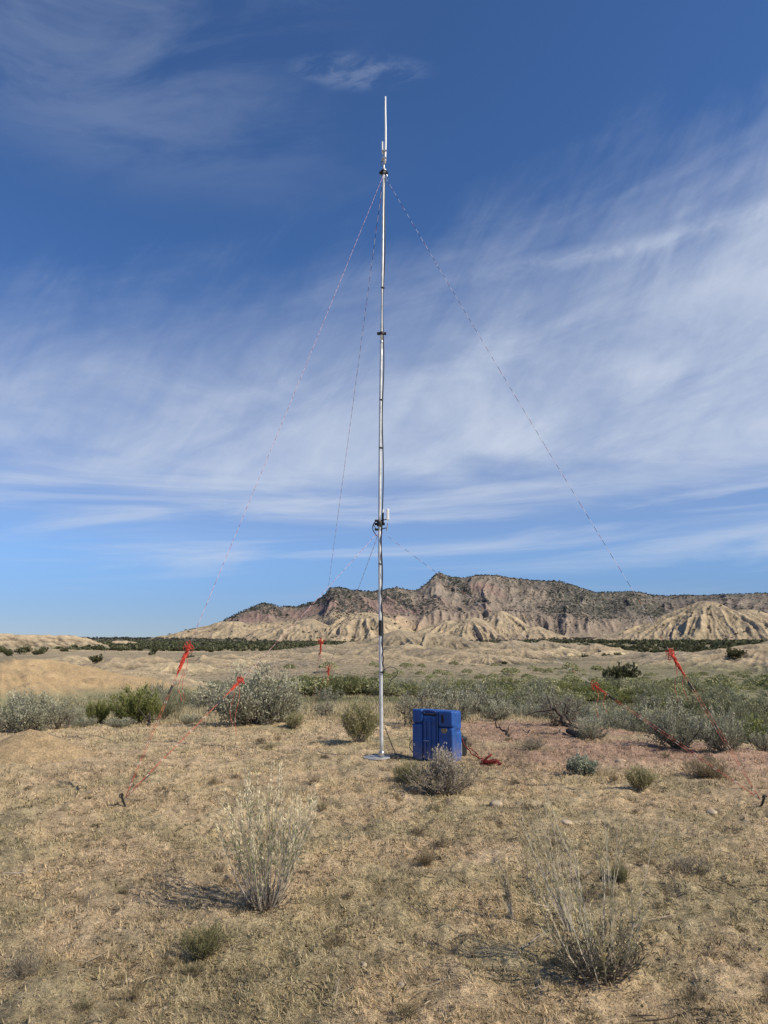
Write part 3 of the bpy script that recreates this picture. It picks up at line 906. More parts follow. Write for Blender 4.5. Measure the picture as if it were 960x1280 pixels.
# ---- rabbitbrush with tall straw-coloured stems in the foreground
def stem_bush(seed, n, hgt, fan, colstem, colgreen, coltip, tip_from=0.62, curve=0.25, base_r=0.05, leaf_n=16, lean=(0, 0), leaf=(0.045, 0.006), tiplen=1.0, minlen=0.45, low=0.0, forks=0, leaf_from=0.28, n_tip=26):
    r = np.random.default_rng(seed)
    B = Builder(); LV = []; LC = []; TV = []; TC = []
    for i in range(n):
        a = r.uniform(0, 2 * math.pi); q = r.uniform(0, 1) ** 0.6
        th = fan * q + low * (r.random() < 0.15)
        ln = hgt * r.uniform(minlen, 1.0) * (1 - 0.25 * q)
        d0 = np.array([math.cos(a) * math.sin(th) + lean[0], math.sin(a) * math.sin(th) + lean[1], math.cos(th)]); d0 /= np.linalg.norm(d0)
        P = [np.array([math.cos(a), math.sin(a), 0]) * base_r * q + np.array([0, 0, -0.02])]
        d = d0.copy()
        m = 7
        for k in range(m):
            d = norm(d + np.array([0, 0, curve / m]) + r.normal(scale=0.06, size=3))
            P.append(P[-1] + d * ln / m)
        P = np.array(P)
        B.tube(P, np.linspace(0.0042, 0.0012, m + 1) * r.uniform(.7, 1.2), 3, cap=False)
        tt = np.linspace(0, 1, m + 1)
        for _k in range(forks):
            j = r.integers(2, m - 1)
            e = norm(d + r.normal(scale=0.32, size=3) + np.array([0, 0, 0.15])); fl = ln * r.uniform(0.18, 0.42)
            F = np.array([P[j], P[j] + e * fl * 0.5, P[j] + norm(e + np.array([0, 0, .35])) * fl])
            B.tube(F, [0.0022, 0.0015, 0.0009], 3, cap=False)
            kk = max(4, leaf_n // 2)
            u = r.uniform(0.1, 0.8, kk)
            bb = F[0] + (F[2] - F[0]) * u[:, None]
            LV.append(leaf_quads(bb, norm(np.tile(e, (kk, 1)) + r.normal(scale=0.4, size=(kk, 3))), leaf[0] * r.uniform(0.6, 1.3, kk), leaf[1] * r.uniform(0.7, 1.3, kk), r))
            LC.append(np.array(colgreen) * r.uniform(0.6, 1.25, (kk, 1)))
            if r.random() < tiplen:
                kk = 12
                u = r.uniform(0.55, 1.02, kk)
                bb = F[0] + (F[2] - F[0]) * u[:, None] + r.normal(scale=0.005, size=(kk, 3))
                TV.append(leaf_quads(bb, norm(np.tile(e, (kk, 1)) + r.normal(scale=0.3, size=(kk, 3))), 0.024 * r.uniform(0.6, 1.4, kk), 0.0045 * r.uniform(0.7, 1.4, kk), r))
                TC.append(np.array(coltip) * r.uniform(0.75, 1.1, (kk, 1)))
        k = leaf_n
        u = r.uniform(leaf_from, tip_from + 0.06, k)
        b = np.stack([np.interp(u, tt, P[:, c]) for c in range(3)], -1)
        dd = norm(np.tile(d, (k, 1)) + r.normal(scale=0.4, size=(k, 3)))
        LV.append(leaf_quads(b, dd, leaf[0] * r.uniform(0.6, 1.4, k), leaf[1] * r.uniform(0.7, 1.3, k), r))
        LC.append(np.array(colgreen) * r.uniform(0.6, 1.25, (k, 1)))
        if r.random() < tiplen:
            k = n_tip
            u = r.uniform(tip_from, 1.02, k)
            b = np.stack([np.interp(u, tt, P[:, c]) for c in range(3)], -1) + r.normal(scale=0.006, size=(k, 3))
            dd = norm(np.tile(d, (k, 1)) + r.normal(scale=0.3, size=(k, 3)))
            TV.append(leaf_quads(b, dd, 0.026 * r.uniform(0.6, 1.4, k), 0.0048 * r.uniform(0.7, 1.4, k), r))
            TC.append(np.array(coltip) * r.uniform(0.75, 1.1, (k, 1)))
    return B, (np.concatenate(LV), np.concatenate(LC)), (np.concatenate(TV), np.concatenate(TC))


M_stem = mat_plain('grey_stem', (0.44, 0.385, 0.30), 0.85, var=0.3, scale=40, spec=0.15)
M_stemd = mat_plain('dark_stem', (0.17, 0.14, 0.11), 0.9, var=0.35, scale=40, spec=0.1)


def stem_thing(name, p, label, rz=0, cat='shrub', merge=False, **k):
    t = thing(name, p, rz, label, cat)
    B, (LV, LC), (TV, TC) = stem_bush(**k)
    B.obj('stems', M_stem, t)
    if merge:
        LV, LC = np.concatenate([LV, TV]), np.concatenate([LC, TC])
    link(bpy.data.objects.new('foliage', leaf_mesh('foliage', LV, LC, M_leaf)), t)
    if not merge: link(bpy.data.objects.new('seed_heads', leaf_mesh('seed_heads', TV, TC, M_straw)), t)
    return t


pA = ground_at(332, 1136)
t = stem_thing('rabbitbrush', pA, 'rabbitbrush with tall straw tips in the left foreground', seed=21, n=58, hgt=0.97, fan=0.64, forks=2, leaf_from=0.40, n_tip=40, colstem=0, colgreen=(0.20, 0.25, 0.11),
               coltip=(0.95, 0.83, 0.56), tip_from=0.74, curve=0.75, base_r=0.06, tiplen=0.75, leaf_n=9, leaf=(0.04, 0.005), minlen=.5)
B, lf = shrub(seed=23, hgt=0.2, wid=0.36, n_stem=40, n_sub=6, n_leaf=5, leaf=(0.03, 0.006), cols=((0.13, 0.11, 0.085), (0.2, 0.17, 0.13)), trunk=0.006, up=0.4)
B.obj('dead_twigs', M_stemd, t)

pB = ground_at(752, 1222)
t = stem_thing('rabbitbrush', pB, 'sparse wispy rabbitbrush with dark woody base in the right foreground', merge=True, seed=31, n=20, forks=4, hgt=1.10, fan=0.72, colstem=0, colgreen=(0.36, 0.345, 0.18),
               coltip=(0.76, 0.64, 0.36), tip_from=0.55, curve=0.75, base_r=0.10, tiplen=0.45, leaf_n=14, leaf=(0.04, 0.004), minlen=0.3, lean=(-0.16, 0.1), low=0.5)
B, lf = shrub(seed=33, hgt=0.27, wid=0.55, n_stem=34, n_sub=7, n_leaf=6, leaf=(0.035, 0.006), cols=((0.12, 0.11, 0.08), (0.21, 0.2, 0.14)), trunk=0.007, up=0.5)
B.obj('woody_base', M_stemd, t)
link(bpy.data.objects.new('low_leaves', leaf_mesh('low_leaves', lf[0], lf[1], M_leaf)), t)
for (px, py, hh, ln, sd, lab) in ((712, 1165, 1.0, (-0.25, .1), 41, 'single pale bent stem left of the wispy rabbitbrush'), (640, 1150, 0.4, (-.1, 0), 43, 'thin pale grass stems at the left of the right foreground')):
    stem_thing('grass_tuft', ground_at(px, py), lab, cat='grass tuft', merge=True, seed=sd, n=7, hgt=hh, fan=0.16, colstem=0, colgreen=(0.26, 0.245, 0.14), coltip=(0.5, 0.42, 0.26),
               tip_from=0.5, curve=0.3, base_r=0.02, leaf_n=6, lean=ln, leaf=(.04, .005), minlen=.6)

# dry grey shrub in front of the case, with pale feathery crown
pC = ground_at(553, 992)
t = K_dead.place(pC, 0.3, 0.50, 'dry grey twiggy shrub with pale feathery top in front of the blue case', sz=0.40)
B, lf = shrub(seed=51, hgt=0.72, wid=0.46, n_stem=12, n_sub=8, n_leaf=22, leaf=(0.05, 0.022), cols=((0.33, 0.29, 0.23), (0.60, 0.53, 0.43)), trunk=0.009, up=1.2, inner=0.55, sub_len=.13)
B.obj('crown_twigs', M_barkpale, t)
link(bpy.data.objects.new('pale_crown', leaf_mesh('pale_crown', lf[0], lf[1], M_straw)), t)
for c in t.children:
    if c.name.startswith(('crown', 'pale')): c.scale = (1.15, 1.15, 1.95); c.location = (0.05, 0, 0)
K_tuft = Kind('grass_tuft', M_barkpale, M_straw, seed=61, hgt=1.0, wid=2.2, n_stem=30, n_sub=6, n_leaf=14, leaf=(0.28, 0.02), cols=((0.16, 0.16, 0.075), (0.29, 0.265, 0.14)), trunk=0.012, up=1.0, inner=0.1)
K_tuftdry = Kind('grass_tuft', M_barkpale, M_straw, seed=62, hgt=1.0, wid=2.2, n_stem=30, n_sub=6, n_leaf=14, leaf=(0.28, 0.02), cols=((0.24, 0.19, 0.115), (0.4, 0.32, 0.2)), trunk=0.012, up=0.8, inner=0.1)
place_px(K_tuft, 512, 980, 46, 'green grass tuft at the left foot of the dry grey shrub', 'grass tuft', hpx=26, base_w=2.2)
place_px(K_tuft, 255, 1196, 66, 'low green tuft in the left foreground below the tall rabbitbrush', 'grass tuft', hpx=36, base_w=2.2)
place_px(K_tuft, 775, 1104, 26, 'dark green tuft behind the wispy rabbitbrush', 'grass tuft', hpx=22, base_w=2.2)
place_px(K_tuftdry, 532, 1082, 30, 'small dark dry tuft alone in the middle of the foreground', 'grass tuft', hpx=16, base_w=2.2)
place_px(K_tuftdry, 885, 972, 60, 'reddish dry tuft on the right below the sagebrushes', 'grass tuft', hpx=22, base_w=2.2)
place_px(K_dead, 868, 1092, 58, 'dead grey twig clump lying on the right foreground', 'dead shrub', hpx=22)
place_px(K_dead, 667, 936, 42, 'dark dead twig clump between the case and the silvery shrub', 'dead shrub', hpx=18)
place_px(K_dead, 560, 905, 24, 'small dead twigs right behind the blue case', 'dead shrub', hpx=14)
place_px(K_dead, 30, 1226, 50, 'grey dead twigs at the lower left edge of the foreground', 'dead shrub', hpx=40)

# gnarled limb and toppled trunk
def limb(name, pts, r0, label, cat='branch', mat=None, tw=6, seed=0):
    r = np.random.default_rng(seed)
    P = np.array(pts) - np.array(pts[0])
    # refine
    tt = np.linspace(0, 1, len(P)); uu = np.linspace(0, 1, 12)
    Pf = np.stack([np.interp(uu, tt, P[:, c]) for c in range(3)], -1); Pf[1:-1] += r.normal(scale=r0 * 0.5, size=(10, 3))
    b = Builder().tube(Pf, np.linspace(r0, r0 * 0.35, 12), 7)
    for k in range(tw):
        i = r.integers(3, 12)
        d = norm(r.normal(size=3) + np.array([0, 0, 0.6])); L = r.uniform(4, 9) * r0
        b.tube([Pf[i], Pf[i] + d * L * .5 + r.normal(scale=r0 * .4, size=3), Pf[i] + d * L], [r0 * .35, r0 * .25, r0 * .1], 4)
    o = b.obj(name, mat or M_barkdark)
    o.location = pts[0]
    return tag(o, label, cat)


def up(p, z):
    return np.array([p[0], p[1], p[2] + z])


g0, g1 = ground_at(727, 924), ground_at(712, 918)
limb('toppled_trunk', [g0, up(g1, .12), up(ground_at(700, 918), .34), up(ground_at(690, 917), .42)], 0.06, 'gnarled dark toppled trunk left of the pale silver sagebrush', 'dead trunk', seed=3, tw=9)
limb('fallen_branch', [ground_at(639, 923), up(ground_at(632, 919), .05), up(ground_at(620, 913), .1)], 0.03, 'short dark broken branch on the grass right of the case', seed=4)
limb('fallen_branch', [ground_at(462, 1030), up(ground_at(520, 1034), .0)], 0.006, 'thin pale stick lying in the middle of the foreground', seed=5, mat=M_barkpale, tw=3)
limb('fallen_branch', [ground_at(60, 1092), up(ground_at(2, 1096), 0.02)], 0.009, 'pale stick lying at the left edge of the foreground', seed=6, mat=M_barkpale, tw=2)
limb('fallen_branch', [ground_at(640, 1195), up(ground_at(690, 1180), 0.08)], 0.006, 'thin pale twig lying left of the wispy rabbitbrush', seed=8, mat=M_barkpale, tw=3)
limb('fallen_branch', [ground_at(700, 1232), up(ground_at(665, 1245), 0.03)], 0.005, 'thin pale twig at the foot of the wispy rabbitbrush', seed=9, mat=M_barkpale, tw=2)
limb('stump', [ground_at(186, 908), up(ground_at(186, 908), .16), up(ground_at(187, 908), 0.3)], 0.045, 'small brown stump right of the bright green bush', 'stump', seed=7, tw=3)

# sandy heap at the left
def heap():
    p = ground_at(34, 948)
    na, nr = 96, 40
    a = np.linspace(0, 2 * math.pi, na, endpoint=False); rr = np.linspace(0, 1, nr)
    A, R = np.meshgrid(a, rr)
    rad = 0.72 * (1 + 0.12 * np.sin(2 * A + 1) + 0.08 * np.sin(3 * A))
    x = np.cos(A) * R * rad * 1.35; y = np.sin(A) * R * rad
    z = 0.46 * np.clip(1 - R, 0, 1) ** 1.2 * (0.9 + .2 * R) + (fbm(x * 4 + 9, y * 4, 3, 7) - .5) * .07 * (1 - R) - 0.05 * R
    i = np.arange(nr - 1)[:, None] * na; j = np.arange(na)[None, :]; j2 = (j + 1) % na
    Q = np.stack([i + j, i + na + j, i + na + j2, i + j2], -1).reshape(-1, 4)[:, ::-1]
    c = np.array([0.44, 0.325, 0.185])[None] * (0.85 + .3 * fbm(x * 6, y * 6, 3, 8)).reshape(-1, 1)
    o = obj_np('dirt_mound', np.stack([x, y, z], -1).reshape(-1, 3), Q, M_ground, cols=c, smooth=True)
    o.location = p
    tag(o, 'smooth sandy dirt heap at the left edge of the knoll', kind='structure')


heap()

# ------------------------------------------------------------------ scattered valley shrubs
GRP_S = 'sagebrush scattered over the valley floor'
GRP_G = 'green shrubs on the valley floor'
GRP_J = 'junipers dotted over the far badlands and bench'
LAB_S = 'grey-green sagebrush on the valley floor beyond the knoll'
LAB_G = 'green shrub on the valley floor beyond the knoll'
LAB_J = 'small dark juniper standing far off among the tan clay hills'


def light_kind(seed, cols, leaf=(0.085, 0.026), n_stem=13, n_sub=7, n_leaf=30, up=0.5):
    B, (LV, LC) = shrub(seed=seed, hgt=1.0, wid=2.0, n_stem=n_stem, n_sub=n_sub, n_leaf=n_leaf, leaf=leaf, cols=cols, trunk=0.03, up=up, sides=3)
    nb = sum(len(v) for v in B.v)
    V = np.concatenate(B.v + [LV.reshape(-1, 3)])
    F = [np.concatenate(x) for x in B.f.values()]
    lq = np.arange(len(LV) * 4).reshape(-1, 4) + nb
    nf = sum(len(f) for f in F)
    F2 = F + [lq]
    C = np.concatenate([np.tile([0.14, 0.115, 0.09], (nb, 1)), np.repeat(LC[:, None], 4, 1).reshape(-1, 3)])
    return mesh_np('shrub', V, F2, M_leaf, cols=C)


ME_S = [light_kind(200 + i, SAGE if i % 2 else SAGED) for i in range(5)]
ME_W = [light_kind(230 + i, ((0.085, 0.10, 0.04), (0.20, 0.205, 0.085)), up=0.8) for i in range(2)]
ME_G = [light_kind(220 + i, GREEN if i == 0 else OLIV, up=0.8) for i in range(4)]
JUN = ((0.075, 0.083, 0.04), (0.15, 0.15, 0.08))
ME_J = [light_kind(240 + i, JUN, leaf=(0.2, 0.1), n_stem=14, n_sub=5, n_leaf=12, up=0.9) for i in range(4)]

rg = np.random.default_rng(321)
cand = []
for _ in range(4300):
    az = rg.uniform(-0.62, 0.66); r = math.exp(rg.uniform(math.log(21), math.log(150)))
    x, y = math.sin(az) * r, math.cos(az) * r
    n = float(fbm(np.array([x * 0.06]), np.array([y * 0.06]), 3, 400)[0])
    dens = 0.30 + 0.7 * max(0, min(1, (az + 0.05) / 0.2))
    if r < 24 and az < 0.12: continue
    if -0.2 < az < 0.19 and 24 < r < 44: dens *= 0.10          # open pale grass
    if az < -0.24 and r < 95: dens *= 0.10
    if r > 95: dens *= 0.55
    if r < 40: dens *= 0.6
    if n < 0.585 - 0.20 * dens or rg.random() > dens: continue
    cand.append((x, y, r, az, n))
X = np.array([c[0] for c in cand]); Y = np.array([c[1] for c in cand])
hh, _ = hills_h(X, Y)
Z = H(X, Y)
items = []
for i, c in enumerate(cand):
    if hh[i] > 0.5: continue
    green = (c[3] > -0.16 and c[2] > 40 and rg.random() < (0.7 if abs(c[2] - 58) < 14 else 0.32)) or (c[3] > 0.3 and rg.random() < 0.4)
    s = (0.35 + 0.95 * rg.random() ** 1.7) * (1.35 if green else 1.0) * (1.0 if c[2] > 30 else 0.75)
    items.append((s / c[2], X[i], Y[i], Z[i], s, green))
# dense willow strip in the middle of the valley
for _ in range(150):
    px = rg.uniform(372, 660)
    az, _e = azel(px, 850)
    r = rg.uniform(52, 66)
    x, y = math.sin(az) * r, math.cos(az) * r
    s = rg.uniform(0.7, 1.25) if px < 560 else rg.uniform(.5, .9)
    items.append((s / r, x, y, h1(x, y), s * (1.25 if px < 475 else 1), 2 if px < 475 else (rg.random() < 0.45)))
items.sort(key=lambda q: -q[0])
ns = ng = 0
rest = []
for (k, x, y, z, s, green) in items:
    if green and ng < 150 or (not green and ns < 190):
        me = (ME_G if green else ME_S)[rg.integers(0, 4 if green else 5)]
        if green == 2: me = ME_W[rg.integers(0, 2)]
        o = bpy.data.objects.new('green_bush' if green else 'sagebrush', me)
        link(o)
        o.location = (x, y, z - 0.03); o.rotation_euler = (0, 0, rg.uniform(0, 6.28)); o.scale = (s, s, s * rg.uniform(0.8, 1.25))
        if green:
            tag(o, LAB_G, 'bush', GRP_G); ng += 1
        else:
            tag(o, LAB_S, 'shrub', GRP_S); ns += 1
    else:
        rest.append((x, y, z, s, green))
R_ = np.array([q[:3] for q in rest])
o = scatter_clumps('valley_scrub', R_, np.array([q[3] for q in rest]) * 2.0, (0.215, 0.225, 0.10), (0.40, 0.39, 0.215), M_leaf, rg, nq=320, zs=0.85)
print('rest', len(rest))
tag(o, 'low grey-green scrub covering the valley floor')

# junipers: bench left, slope right, hill crests
cand = []
tries = 0
while len(cand) < 8000 and tries < 60000:
    tries += 1
    az = rg.uniform(-0.6, 0.66)
    r = 200 + 1040 * rg.random() ** 0.8
    x, y = math.sin(az) * r, math.cos(az) * r
    n = float(fbm(np.array([x * 0.012]), np.array([y * 0.012]), 3, 410)[0])
    d = 0.012
    d = max(d, 0.9 * float(sstep(360, 640, r)) * (1 if az < 0.02 else 0.6))
    if az > 0.15 and r > 300: d = 0.55
    if az > 0.42 and r < 360: d = 0.03
    if az < -0.44 and r < 520: d = 0.1
    if rg.random() < d * sstep(0.38, 0.58, n):
        cand.append((x, y, r, az))
X = np.array([c[0] for c in cand]); Y = np.array([c[1] for c in cand])
hh, _ = hills_h(X, Y); Z = H(X, Y)
ok = (hh < 0.8) | (rg.random(len(X)) < 0.06)
J = [(X[i], Y[i], Z[i], rg.uniform(1.3, 2.6), cand[i][2]) for i in range(len(X)) if ok[i]]
# single bushes one can pick out among the clay hills
for (px, py, r, s, lab) in ((121, 823, 150, 1.6, 'dark round bush alone on the tan slope right of the orange mounds'), (920, 833, 190, 2.6, 'dark round bush alone on the bare slope at the right edge'),
                            (197, 842, 88, 0.6, 'tiny dark bush on top of the pale clay ridge by the tall left hank'), (630, 818, 220, 1.1, 'tiny dark bush below the grey clay ridge left of centre right'),
                            (12, 834, 66, 0.5, 'small brown bush on the crest of the orange mound'), (101, 845, 70, .6, 'small brown bush on the right shoulder of the orange mound'),
                            (780, 850, 115, 2.6, 'pair of dark green bushes in the pale meadow, the right one'), (765, 850, 118, 1.8, 'pair of dark green bushes in the pale meadow, the left one')):
    az, _e = azel(px, py)
    x, y = math.sin(az) * r, math.cos(az) * r
    o = bpy.data.objects.new('juniper', ME_J[rg.integers(0, 4)]); link(o)
    o.location = (x, y, h1(x, y) - 0.05); o.scale = (s, s, s * 1.1); o.rotation_euler = (0, 0, rg.uniform(0, 6))
    tag(o, lab, 'bush')
J.sort(key=lambda q: -q[3] / q[4])
for (x, y, z, s, r) in J[:240]:
    o = bpy.data.objects.new('juniper', ME_J[rg.integers(0, 4)]); link(o)
    o.location = (x, y, z - 0.1); o.rotation_euler = (0, 0, rg.uniform(0, 6.28)); o.scale = (s, s, s * rg.uniform(0.9, 1.4))
    tag(o, LAB_J, 'juniper', GRP_J)
JR = np.array([q[:3] for q in J[240:]])
o = scatter_clumps('juniper_woodland', JR, np.array([q[3] for q in J[240:]]) * 2.0, (0.085, 0.095, 0.05), (0.16, 0.16, 0.095), M_leaf, rg, nq=24)
tag(o, 'dark band of juniper woodland at the foot of the mesa')

# ------------------------------------------------------------------ dry grass carpet
def grass():
    r = np.random.default_rng(777)
    n = 1080000
    rad = np.exp(r.uniform(math.log(2.4), math.log(85), n)); az = r.uniform(-0.66, 0.66, n)
    nf = 420000
    rad[:nf] = np.exp(r.uniform(math.log(2.4), math.log(10), nf))
    fine = np.arange(n) < nf
    x = np.sin(az) * rad; y = np.cos(az) * rad
    pat = fbm(x * 1.3, y * 1.3, 3, 23) * 0.5 + fbm(x * 5, y * 5, 2, 24) * 0.5
    keep = r.random(n) < np.clip((pat - 0.34) * 4.2, 0.12, 1) * (1 - sstep(45, 85, rad))
    keep &= hills_h(x, y)[0] < 0.25
    x, y, rad = x[keep], y[keep], rad[keep]; n = len(x)
    z = H(x, y)
    near = 1 - sstep(14, 22, rad)
    micro = (fbm(x * 5, y * 5, 3, 51) - 0.5) * 0.06 + (fbm(x * 17, y * 17, 3, 52) - 0.5) * 0.045 + np.maximum(0, fbm(x * 2.6, y * 2.6, 3, 53) - 0.55) * 0.15
    z = z + near * micro - 0.004
    far = sstep(15, 24, rad)
    L = r.uniform(0.012, 0.045, n) * (1 + 0.35 * (r.random(n) < 0.06)) * (1 - far) * (1 + .4 * sstep(5, 12, rad)) + far * r.uniform(0.10, 0.30, n)
    W = (0.0014 + 0.0007 * rad * 0.55) * r.uniform(0.7, 1.5, n)
    fk = fine[keep]
    L = np.where(fk, L * 0.55, L); W = np.where(fk, W * 0.62, W)
    a = r.uniform(0, 2 * math.pi, n)
    el = r.uniform(0.05, 1.15, n) + far * 0.4
    d = np.stack([np.cos(a) * np.cos(el), np.sin(a) * np.cos(el), np.sin(el)], -1)
    s = np.stack([-np.sin(a), np.cos(a), np.zeros(n)], -1)
    P = np.stack([x, y, z], -1)
    V = np.stack([P - s * W[:, None], P + s * W[:, None], P + d * L[:, None]], 1)
    C = ground_col(x, y)
    f = r.random((n, 1))
    C = C * (0.66 + 0.75 * f)
    st = r.random(n) < 0.10
    C[st] = np.array([0.62, 0.51, 0.32]) * r.uniform(0.8, 1.1, (st.sum(), 1))
    dk = r.random(n) < 0.05 + 0.5 * sstep(0.60, 0.70, fbm(x * 7, y * 7, 2, 88)) * (1 - far)
    C[dk] = np.array([0.14, 0.115, 0.08]) * r.uniform(0.7, 1.4, (dk.sum(), 1))
    gr = (r.random(n) < 0.10) & (pat[keep] > 0.52)
    C[gr] = np.array([0.19, 0.19, 0.095]) * r.uniform(0.8, 1.3, (gr.sum(), 1))
    o = obj_np('dry_grass', V.reshape(-1, 3), np.arange(3 * n).reshape(-1, 3), M_straw, cols=np.repeat(C[:, None], 3, 1).reshape(-1, 3))
    tag(o, 'short dead grass and litter covering the knoll', kind='stuff')
    # crumbs of soil and small gravel
    n = 26000
    rad = np.exp(r.uniform(math.log(2.5), math.log(13), n)); az = r.uniform(-0.64, 0.64, n)
    x = np.sin(az) * rad; y = np.cos(az) * rad
    z = H(x, y) + (fbm(x * 5, y * 5, 3, 51) - 0.5) * 0.06 + (fbm(x * 17, y * 17, 3, 52) - 0.5) * 0.045 + np.maximum(0, fbm(x * 2.6, y * 2.6, 3, 53) - 0.55) * 0.15
    ov = np.array([[1, 0, 0], [-1, 0, 0], [0, 1, 0], [0, -1, 0], [0, 0, 1], [0, 0, -1]], float)
    of = np.array([[0, 2, 4], [2, 1, 4], [1, 3, 4], [3, 0, 4], [2, 0, 5], [1, 2, 5], [3, 1, 5], [0, 3, 5]])
    sz = 0.003 * r.pareto(2.4, n).clip(0.3, 3.0) + 0.0025
    V = ov[None] * sz[:, None, None] * r.uniform(0.6, 1.4, (n, 6, 1)) * np.array([1, 1, 0.6])
    V = V + np.stack([x, y, z + sz * 0.1], -1)[:, None]
    F = (of[None] + (np.arange(n) * 6)[:, None, None]).reshape(-1, 3)
    C = np.array([0.36, 0.26, 0.15]) * r.uniform(0.55, 1.3, (n, 1))
    o = obj_np('gravel', V.reshape(-1, 3), F, M_straw, cols=np.repeat(C[:, None], 6, 1).reshape(-1, 3))
    tag(o, 'crumbs of soil and fine gravel between the grass', kind='stuff')


grass()


def litter():
    r = np.random.default_rng(4242)
    b = Builder()
    for i in range(420):
        rad = math.exp(r.uniform(math.log(2.8), math.log(13))); az = r.uniform(-0.6, 0.6)
        x, y = math.sin(az) * rad, math.cos(az) * rad
        z = h1(x, y) + 0.012
        a = r.uniform(0, 6.28); L = 0.03 + 0.10 * r.random() ** 2.5
        d = np.array([math.cos(a), math.sin(a), r.uniform(-.05, .25)]); sd = np.array([-d[1], d[0], 0])
        p = np.array([x, y, z])
        c = np.array([0.48, 0.40, 0.29]) if r.random() < 0.45 else np.array([0.13, 0.105, 0.08])
        b.tube([p - d * L, p + sd * L * r.uniform(-.3, .3), p + d * L], [0.0022, 0.003, 0.0014], 4, col=c * r.uniform(.7, 1.2))
        if r.random() < 0.5:
            b.tube([p, p + (d + sd * r.choice([-1, 1])) * L * 0.6], [0.002, 0.001], 3, col=c)
    o = b.obj('dead_litter', M_straw, col=True)
    tag(o, 'short dead sticks and stalks strewn over the knoll', kind='stuff')
    # small tufts of dead growth
    kinds = [light_kind(260 + i, c, leaf=(0.5, 0.035), n_stem=9, n_sub=4, n_leaf=9, up=0.9) for i, c in enumerate((((0.22, 0.17, 0.1), (0.42, 0.33, 0.19)), ((0.17, 0.15, 0.09), (0.33, 0.28, 0.16)), ((0.15, 0.12, 0.085), (0.28, 0.22, 0.15))))]
    for i in range(120):
        rad = math.exp(r.uniform(math.log(3.4), math.log(13))); az = r.uniform(-0.58, 0.58)
        x, y = math.sin(az) * rad, math.cos(az) * rad
        o = bpy.data.objects.new('grass_tuft', kinds[r.integers(0, 3)]); link(o)
        o.location = (x, y, h1(x, y)); sc = r.uniform(0.02, 0.06) * (1 + 0.06 * rad)
        o.scale = (sc, sc, sc * r.uniform(0.6, 1.1)); o.rotation_euler = (0, 0, r.uniform(0, 6.28))
        tag(o, 'small dead tuft no taller than a finger on the knoll', 'grass tuft', 'small dead tufts dotted over the knoll')


litter()

# stones one can see
M_stone = mat_plain('pale_stone', (0.45, 0.36, 0.25), 0.9, var=0.25, scale=12, bump=0.5, spec=0.15)
STONES = [(589, 1147, 9, 'small pale stone in the middle of the foreground'), (149, 1165, 11, 'flat pale stone left of the low green tuft'), (160, 1228, 10, 'roundish pale stone at the lower left'),
          (207, 1262, 8, 'small pale stone at the bottom left'), (370, 1080, 6, 'tiny yellowish stone right of the tall rabbitbrush'), (776, 954, 14, 'flat pale slab on the pinkish grass below the right ropes'),
          (502, 1236, 15, 'pale rough stone at the lower middle'), (620, 1007, 18, 'pale clod of earth right of the dry grey shrub'), (890, 1018, 16, 'tan clod on the right beyond the dead twig clump'),
          (708, 1030, 16, 'tan clod between the dry shrub and the right tufts'), (120, 1155, 8, 'small stone at the left, above the flat pale one'), (455, 1207, 9, 'small buff stone in the lower middle'), (913, 1196, 12, 'buff stone at the lower right edge')]
for i, (px, py, w, lab) in enumerate(STONES):
    p = ground_at(px, py)
    depth = p[1] * CP + (p[2] - CAM_Z) * SP
    s = w / FPX * depth / 2
    bm = bmesh.new(); bmesh.ops.create_icosphere(bm, subdivisions=3, radius=1)
    for v in bm.verts:
        q = np.array(v.co)
        k = 0.75 + 0.5 * float(fbm(np.array([q[0] * 1.3 + i * 3.1 + q[2]]), np.array([q[1] * 1.3 + q[2] * .7]), 3, i)[0])
        v.co = Vector((q[0] * k * s, q[1] * k * s * 0.8, (q[2] * k) * s * 0.5))
    bm.verts.index_update()
    o = Builder().bm(bm).obj('stone', M_stone, smooth=True)
    o.location = (p[0], p[1], p[2] + s * 0.15); o.rotation_euler = (0, 0, i * 1.3)
    tag(o, lab, 'stone')

# ------------------------------------------------------------------ mast
M_alu = mat_plain('galvanised_tube', (0.60, 0.61, 0.62), 0.46, metal=0.3, var=0.16, scale=9, dust=0.10)
M_plate = mat_plain('steel_plate', (0.36, 0.37, 0.39), 0.6, metal=0.3, var=0.2, scale=8, dust=0.7)
M_black = mat_plain('black_rubber', (0.018, 0.018, 0.02), 0.55, var=0.3, scale=20)
M_white = mat_plain('white_fibreglass', (0.78, 0.78, 0.77), 0.4, var=0.04, scale=10)
M_steel = mat_plain('bright_steel', (0.6, 0.6, 0.6), 0.3, metal=0.9, var=0.1, scale=20)
PB = ground_at(477, 948)
MY = PB[1]


def mp(px, py, dx=0.0, dy=0.0):
    p = at_depth(px, py, MY); return np.array([p[0] + dx, p[1] + dy, p[2]]) - np.array([PB[0], PB[1], PB[2]])


mast = thing('antenna_mast', PB, 0, 'tall thin galvanised antenna mast standing on a flat plate', 'antenna mast')
AX = [(948, 477), (900, 476.6), (800, 475.6), (700, 474.8), (650, 474.6), (560, 475.2), (470, 476.2), (415, 477.1), (320, 478.3), (215, 479.6), (188, 480)]


def axis_px(py):
    ys = [a[0] for a in AX][::-1]; xs = [a[1] for a in AX][::-1]
    return float(np.interp(py, ys, xs))


def axp(py, dx=0, dy=0):
    return mp(axis_px(py), py, dx, dy)


